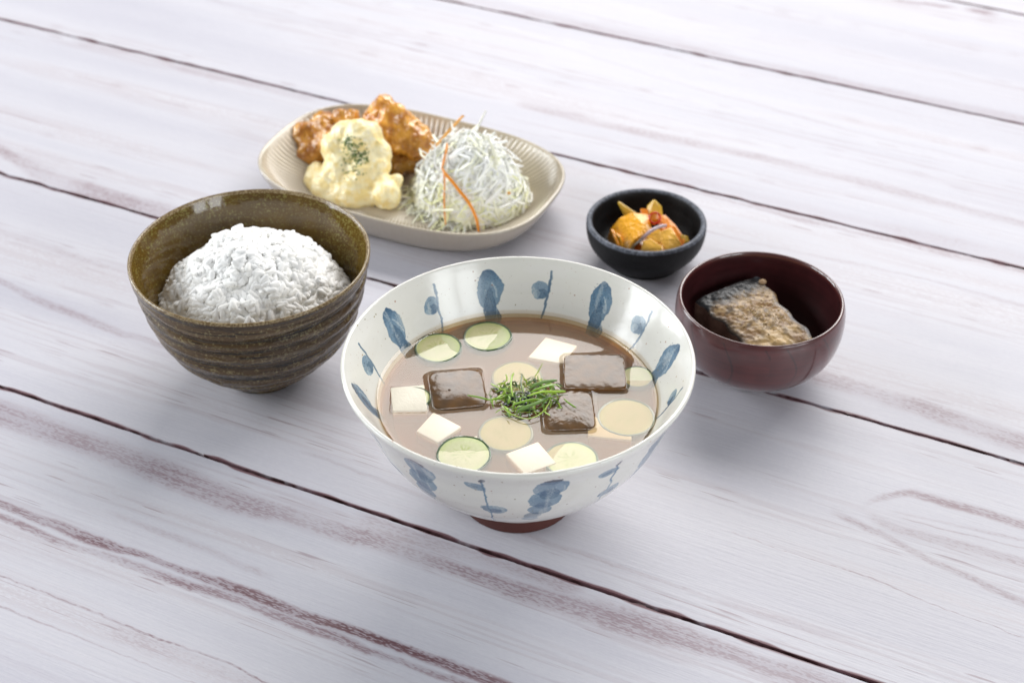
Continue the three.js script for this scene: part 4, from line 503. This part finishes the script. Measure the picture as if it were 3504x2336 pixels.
// ---------------------------------------------------------------- grilled fish
{
  const O = new THREE.Vector3(0.131, 0.028, -0.108), t = thing('grilled_fish', 'grilled fish fillet with charred skin and crumbs in the red lacquer bowl', 'fish', O.toArray());
  const A = [99.5, 35.5, -121], B = [135, 39, -139], Dd = [161.5, 30.5, -92], E = [128, 28, -79];
  const q = (u, v) => { const w = 0.022 * Math.sin(v * 9) + 0.02 * Math.sin(v * 23 + 1); const s = u + w * (u > 0.5 ? 1 : -1); return [0, 1, 2].map((i) => mix(mix(A[i], B[i], s), mix(E[i], Dd[i], s), v) ); };   // u across, v along
  const bulge = (u, v) => 1.4 * (1 - Math.pow(2 * u - 1, 2)) * (0.7 + 0.3 * Math.sin(v * 3)) - 1.0 * Math.pow(Math.abs(2 * u - 1), 24) - 0.9 * Math.pow(1 - v, 18) - 0.8 * Math.pow(v, 14);
  const NU = 90, NV = 130, rough = (x, z, u, v) => 0.7 * n3(x * 0.18, z * 0.18, 4) + 0.3 * n3(x * 0.45, z * 0.45, 8) + 0.12 * n3(x * 1.5, z * 1.5, 2);
  const top = (u, v) => { const p = q(u, v); return [p[0] - O.x * 1000, p[1] + bulge(u, v) + rough(p[0], p[2], u, v) - O.y * 1000, p[2] - O.z * 1000]; };
  const g = grid(NU, NV, (u, v) => { const p = top(u, v); return [p[0] / 1000, p[1] / 1000, p[2] / 1000]; }); outward(g, (n) => n.getY(3000));
  const uv = g.attributes.uv, pc = g.attributes.position, colr = new Float32Array(pc.count * 3);
  for (let i = 0; i < pc.count; i++) {
    const u = uv.getX(i), v = uv.getY(i), x = pc.getX(i) * 1000, z = pc.getZ(i) * 1000, a = 0.5 + 0.5 * f3(x * 0.09, z * 0.09, 3) / 1.2, b = 0.5 + 0.5 * n3(x * 0.45, z * 0.45, 6), c2 = 0.5 + 0.5 * n3(x * 1.3, z * 1.3, 1);
    let c = mix3([0.15, 0.08, 0.032], [0.42, 0.27, 0.12], smooth(0.28, 0.66, b)); c = mix3(c, [0.25, 0.12, 0.03], smooth(0.46, 0.7, a) * 0.8); c = mix3(c, [0.10, 0.075, 0.055], smooth(0.55, 0.75, 0.5 + 0.5 * n3(x * 0.16 + 9, z * 0.16, 5)) * 0.7); c = mix3(c, [0.72, 0.48, 0.19], smooth(0.55, 1, v) * smooth(0.3, 0.7, 1 - a) * 0.8); c = mix3(c, [0.38, 0.34, 0.28], smooth(0.6, 0.85, c2) * 0.25);
    const dark = smooth(0.34, 0.10, v - 0.12 * (a - 0.5) * 2 + (u < 0.2 ? 0.05 : 0)) , edge = smooth(0.14, 0.0, u) * 0.9; c = mix3(c, [0.014, 0.015, 0.017], Math.min(1, dark * (0.8 + 0.5 * b) + edge)); c = mix3(c, [0.36, 0.39, 0.43], (smooth(0.60, 0.8, c2) * smooth(0.55, 0.72, b) * 0.7 * dark + smooth(0.90, 0.97, u) * smooth(0.3, 0.5, a) * 1.2) * 0.55); colr.set(c, i * 3);
  }
  g.setAttribute('color', new THREE.BufferAttribute(colr, 3)); mesh('skin', g, S({ vertexColors: true, roughness: 0.42, clearcoat: 0.12, clearcoatRoughness: 0.3 }), t);
  // flesh round the sides, down to the bowl
  const ring = []; for (let i = 0; i < 40; i++) ring.push([i / 40, 0]); for (let i = 0; i < 60; i++) ring.push([1, i / 60]); for (let i = 0; i < 40; i++) ring.push([1 - i / 40, 1]); for (let i = 0; i < 60; i++) ring.push([0, 1 - i / 60]); ring.push([0, 0]);
  const side = grid(ring.length - 1, 10, (s, w) => { const k = ring[Math.round(s * (ring.length - 1))], p = top(k[0], k[1]); const cx = p[0] * (1 + 0.05 * Math.sin(w * 3) - 0.12 * w), cz = p[2] * (1 + 0.05 * Math.sin(w * 3) - 0.12 * w), y = mix(p[1], -15 + 3 * k[0], w) + 0.5 * n3(p[0] * 0.5, w * 6, p[2] * 0.5) * Math.sin(w * 3.14); return [cx / 1000, y / 1000, cz / 1000]; }, true); outward(side, (n, p) => n.getX(5 * ring.length + 70) * p.getX(5 * ring.length + 70) + n.getZ(5 * ring.length + 70) * p.getZ(5 * ring.length + 70));
  paint(side, (x, y, z) => { const b = 0.5 + 0.5 * n3(x * 0.3, y * 0.9, z * 0.3); return mix3([0.10, 0.05, 0.03], [0.30, 0.19, 0.14], b); }); mesh('flesh', side, S({ vertexColors: true, roughness: 0.5 }), t);
  // toasted crumbs on the skin
  const cr = mulberry(9), crumb = new ConvexGeometry(Array.from({ length: 12 }, () => new THREE.Vector3(cr() - 0.5, cr() * 0.8 - 0.4, cr() - 0.5).multiplyScalar(0.0017))), N = 780, im = new THREE.InstancedMesh(crumb, S({ color: col(0.95, 0.95, 0.95), roughness: 0.75 }), N), m4 = new THREE.Matrix4(), qq = new THREE.Quaternion(), e = new THREE.Euler(), cc = new THREE.Color(); let n = 0;
  while (n < N) { const u = rr(0.12, 0.98), v = rr(0.16, 0.98), w = Math.exp(-Math.pow((u - 0.62) / 0.26, 2) - Math.pow((v - 0.50) / 0.2, 2)) + 0.03; if (rnd() > w) continue; const p = top(u, v), s = rr(0.12, 0.4) + (rnd() < 0.07 ? 0.4 : 0); m4.compose(new THREE.Vector3(p[0] / 1000, p[1] / 1000 + 0.0003 * s, p[2] / 1000), qq.setFromEuler(e.set(rr(0, 6), rr(0, 6), rr(0, 6))), new THREE.Vector3(s, s, s)); im.setMatrixAt(n, m4); const k = rr(0.75, 1.1); im.setColorAt(n, cc.setRGB(0.70 * k, 0.53 * k, 0.28 * k)); n++; }
  im.name = 'toasted_crumbs'; im.castShadow = im.receiveShadow = true; im.userData.kind = 'stuff'; t.add(im);
  const s1 = mesh('skin_blister', new THREE.SphereGeometry(0.0021, 16, 12), S({ color: col(0.42, 0.27, 0.15), roughness: 0.4 }), t), pp = top(0.97, 0.12); s1.position.set(pp[0] / 1000, pp[1] / 1000 + 0.0006, pp[2] / 1000); s1.scale.set(1.1, 0.8, 0.8);
}

renderer.render(scene, camera);
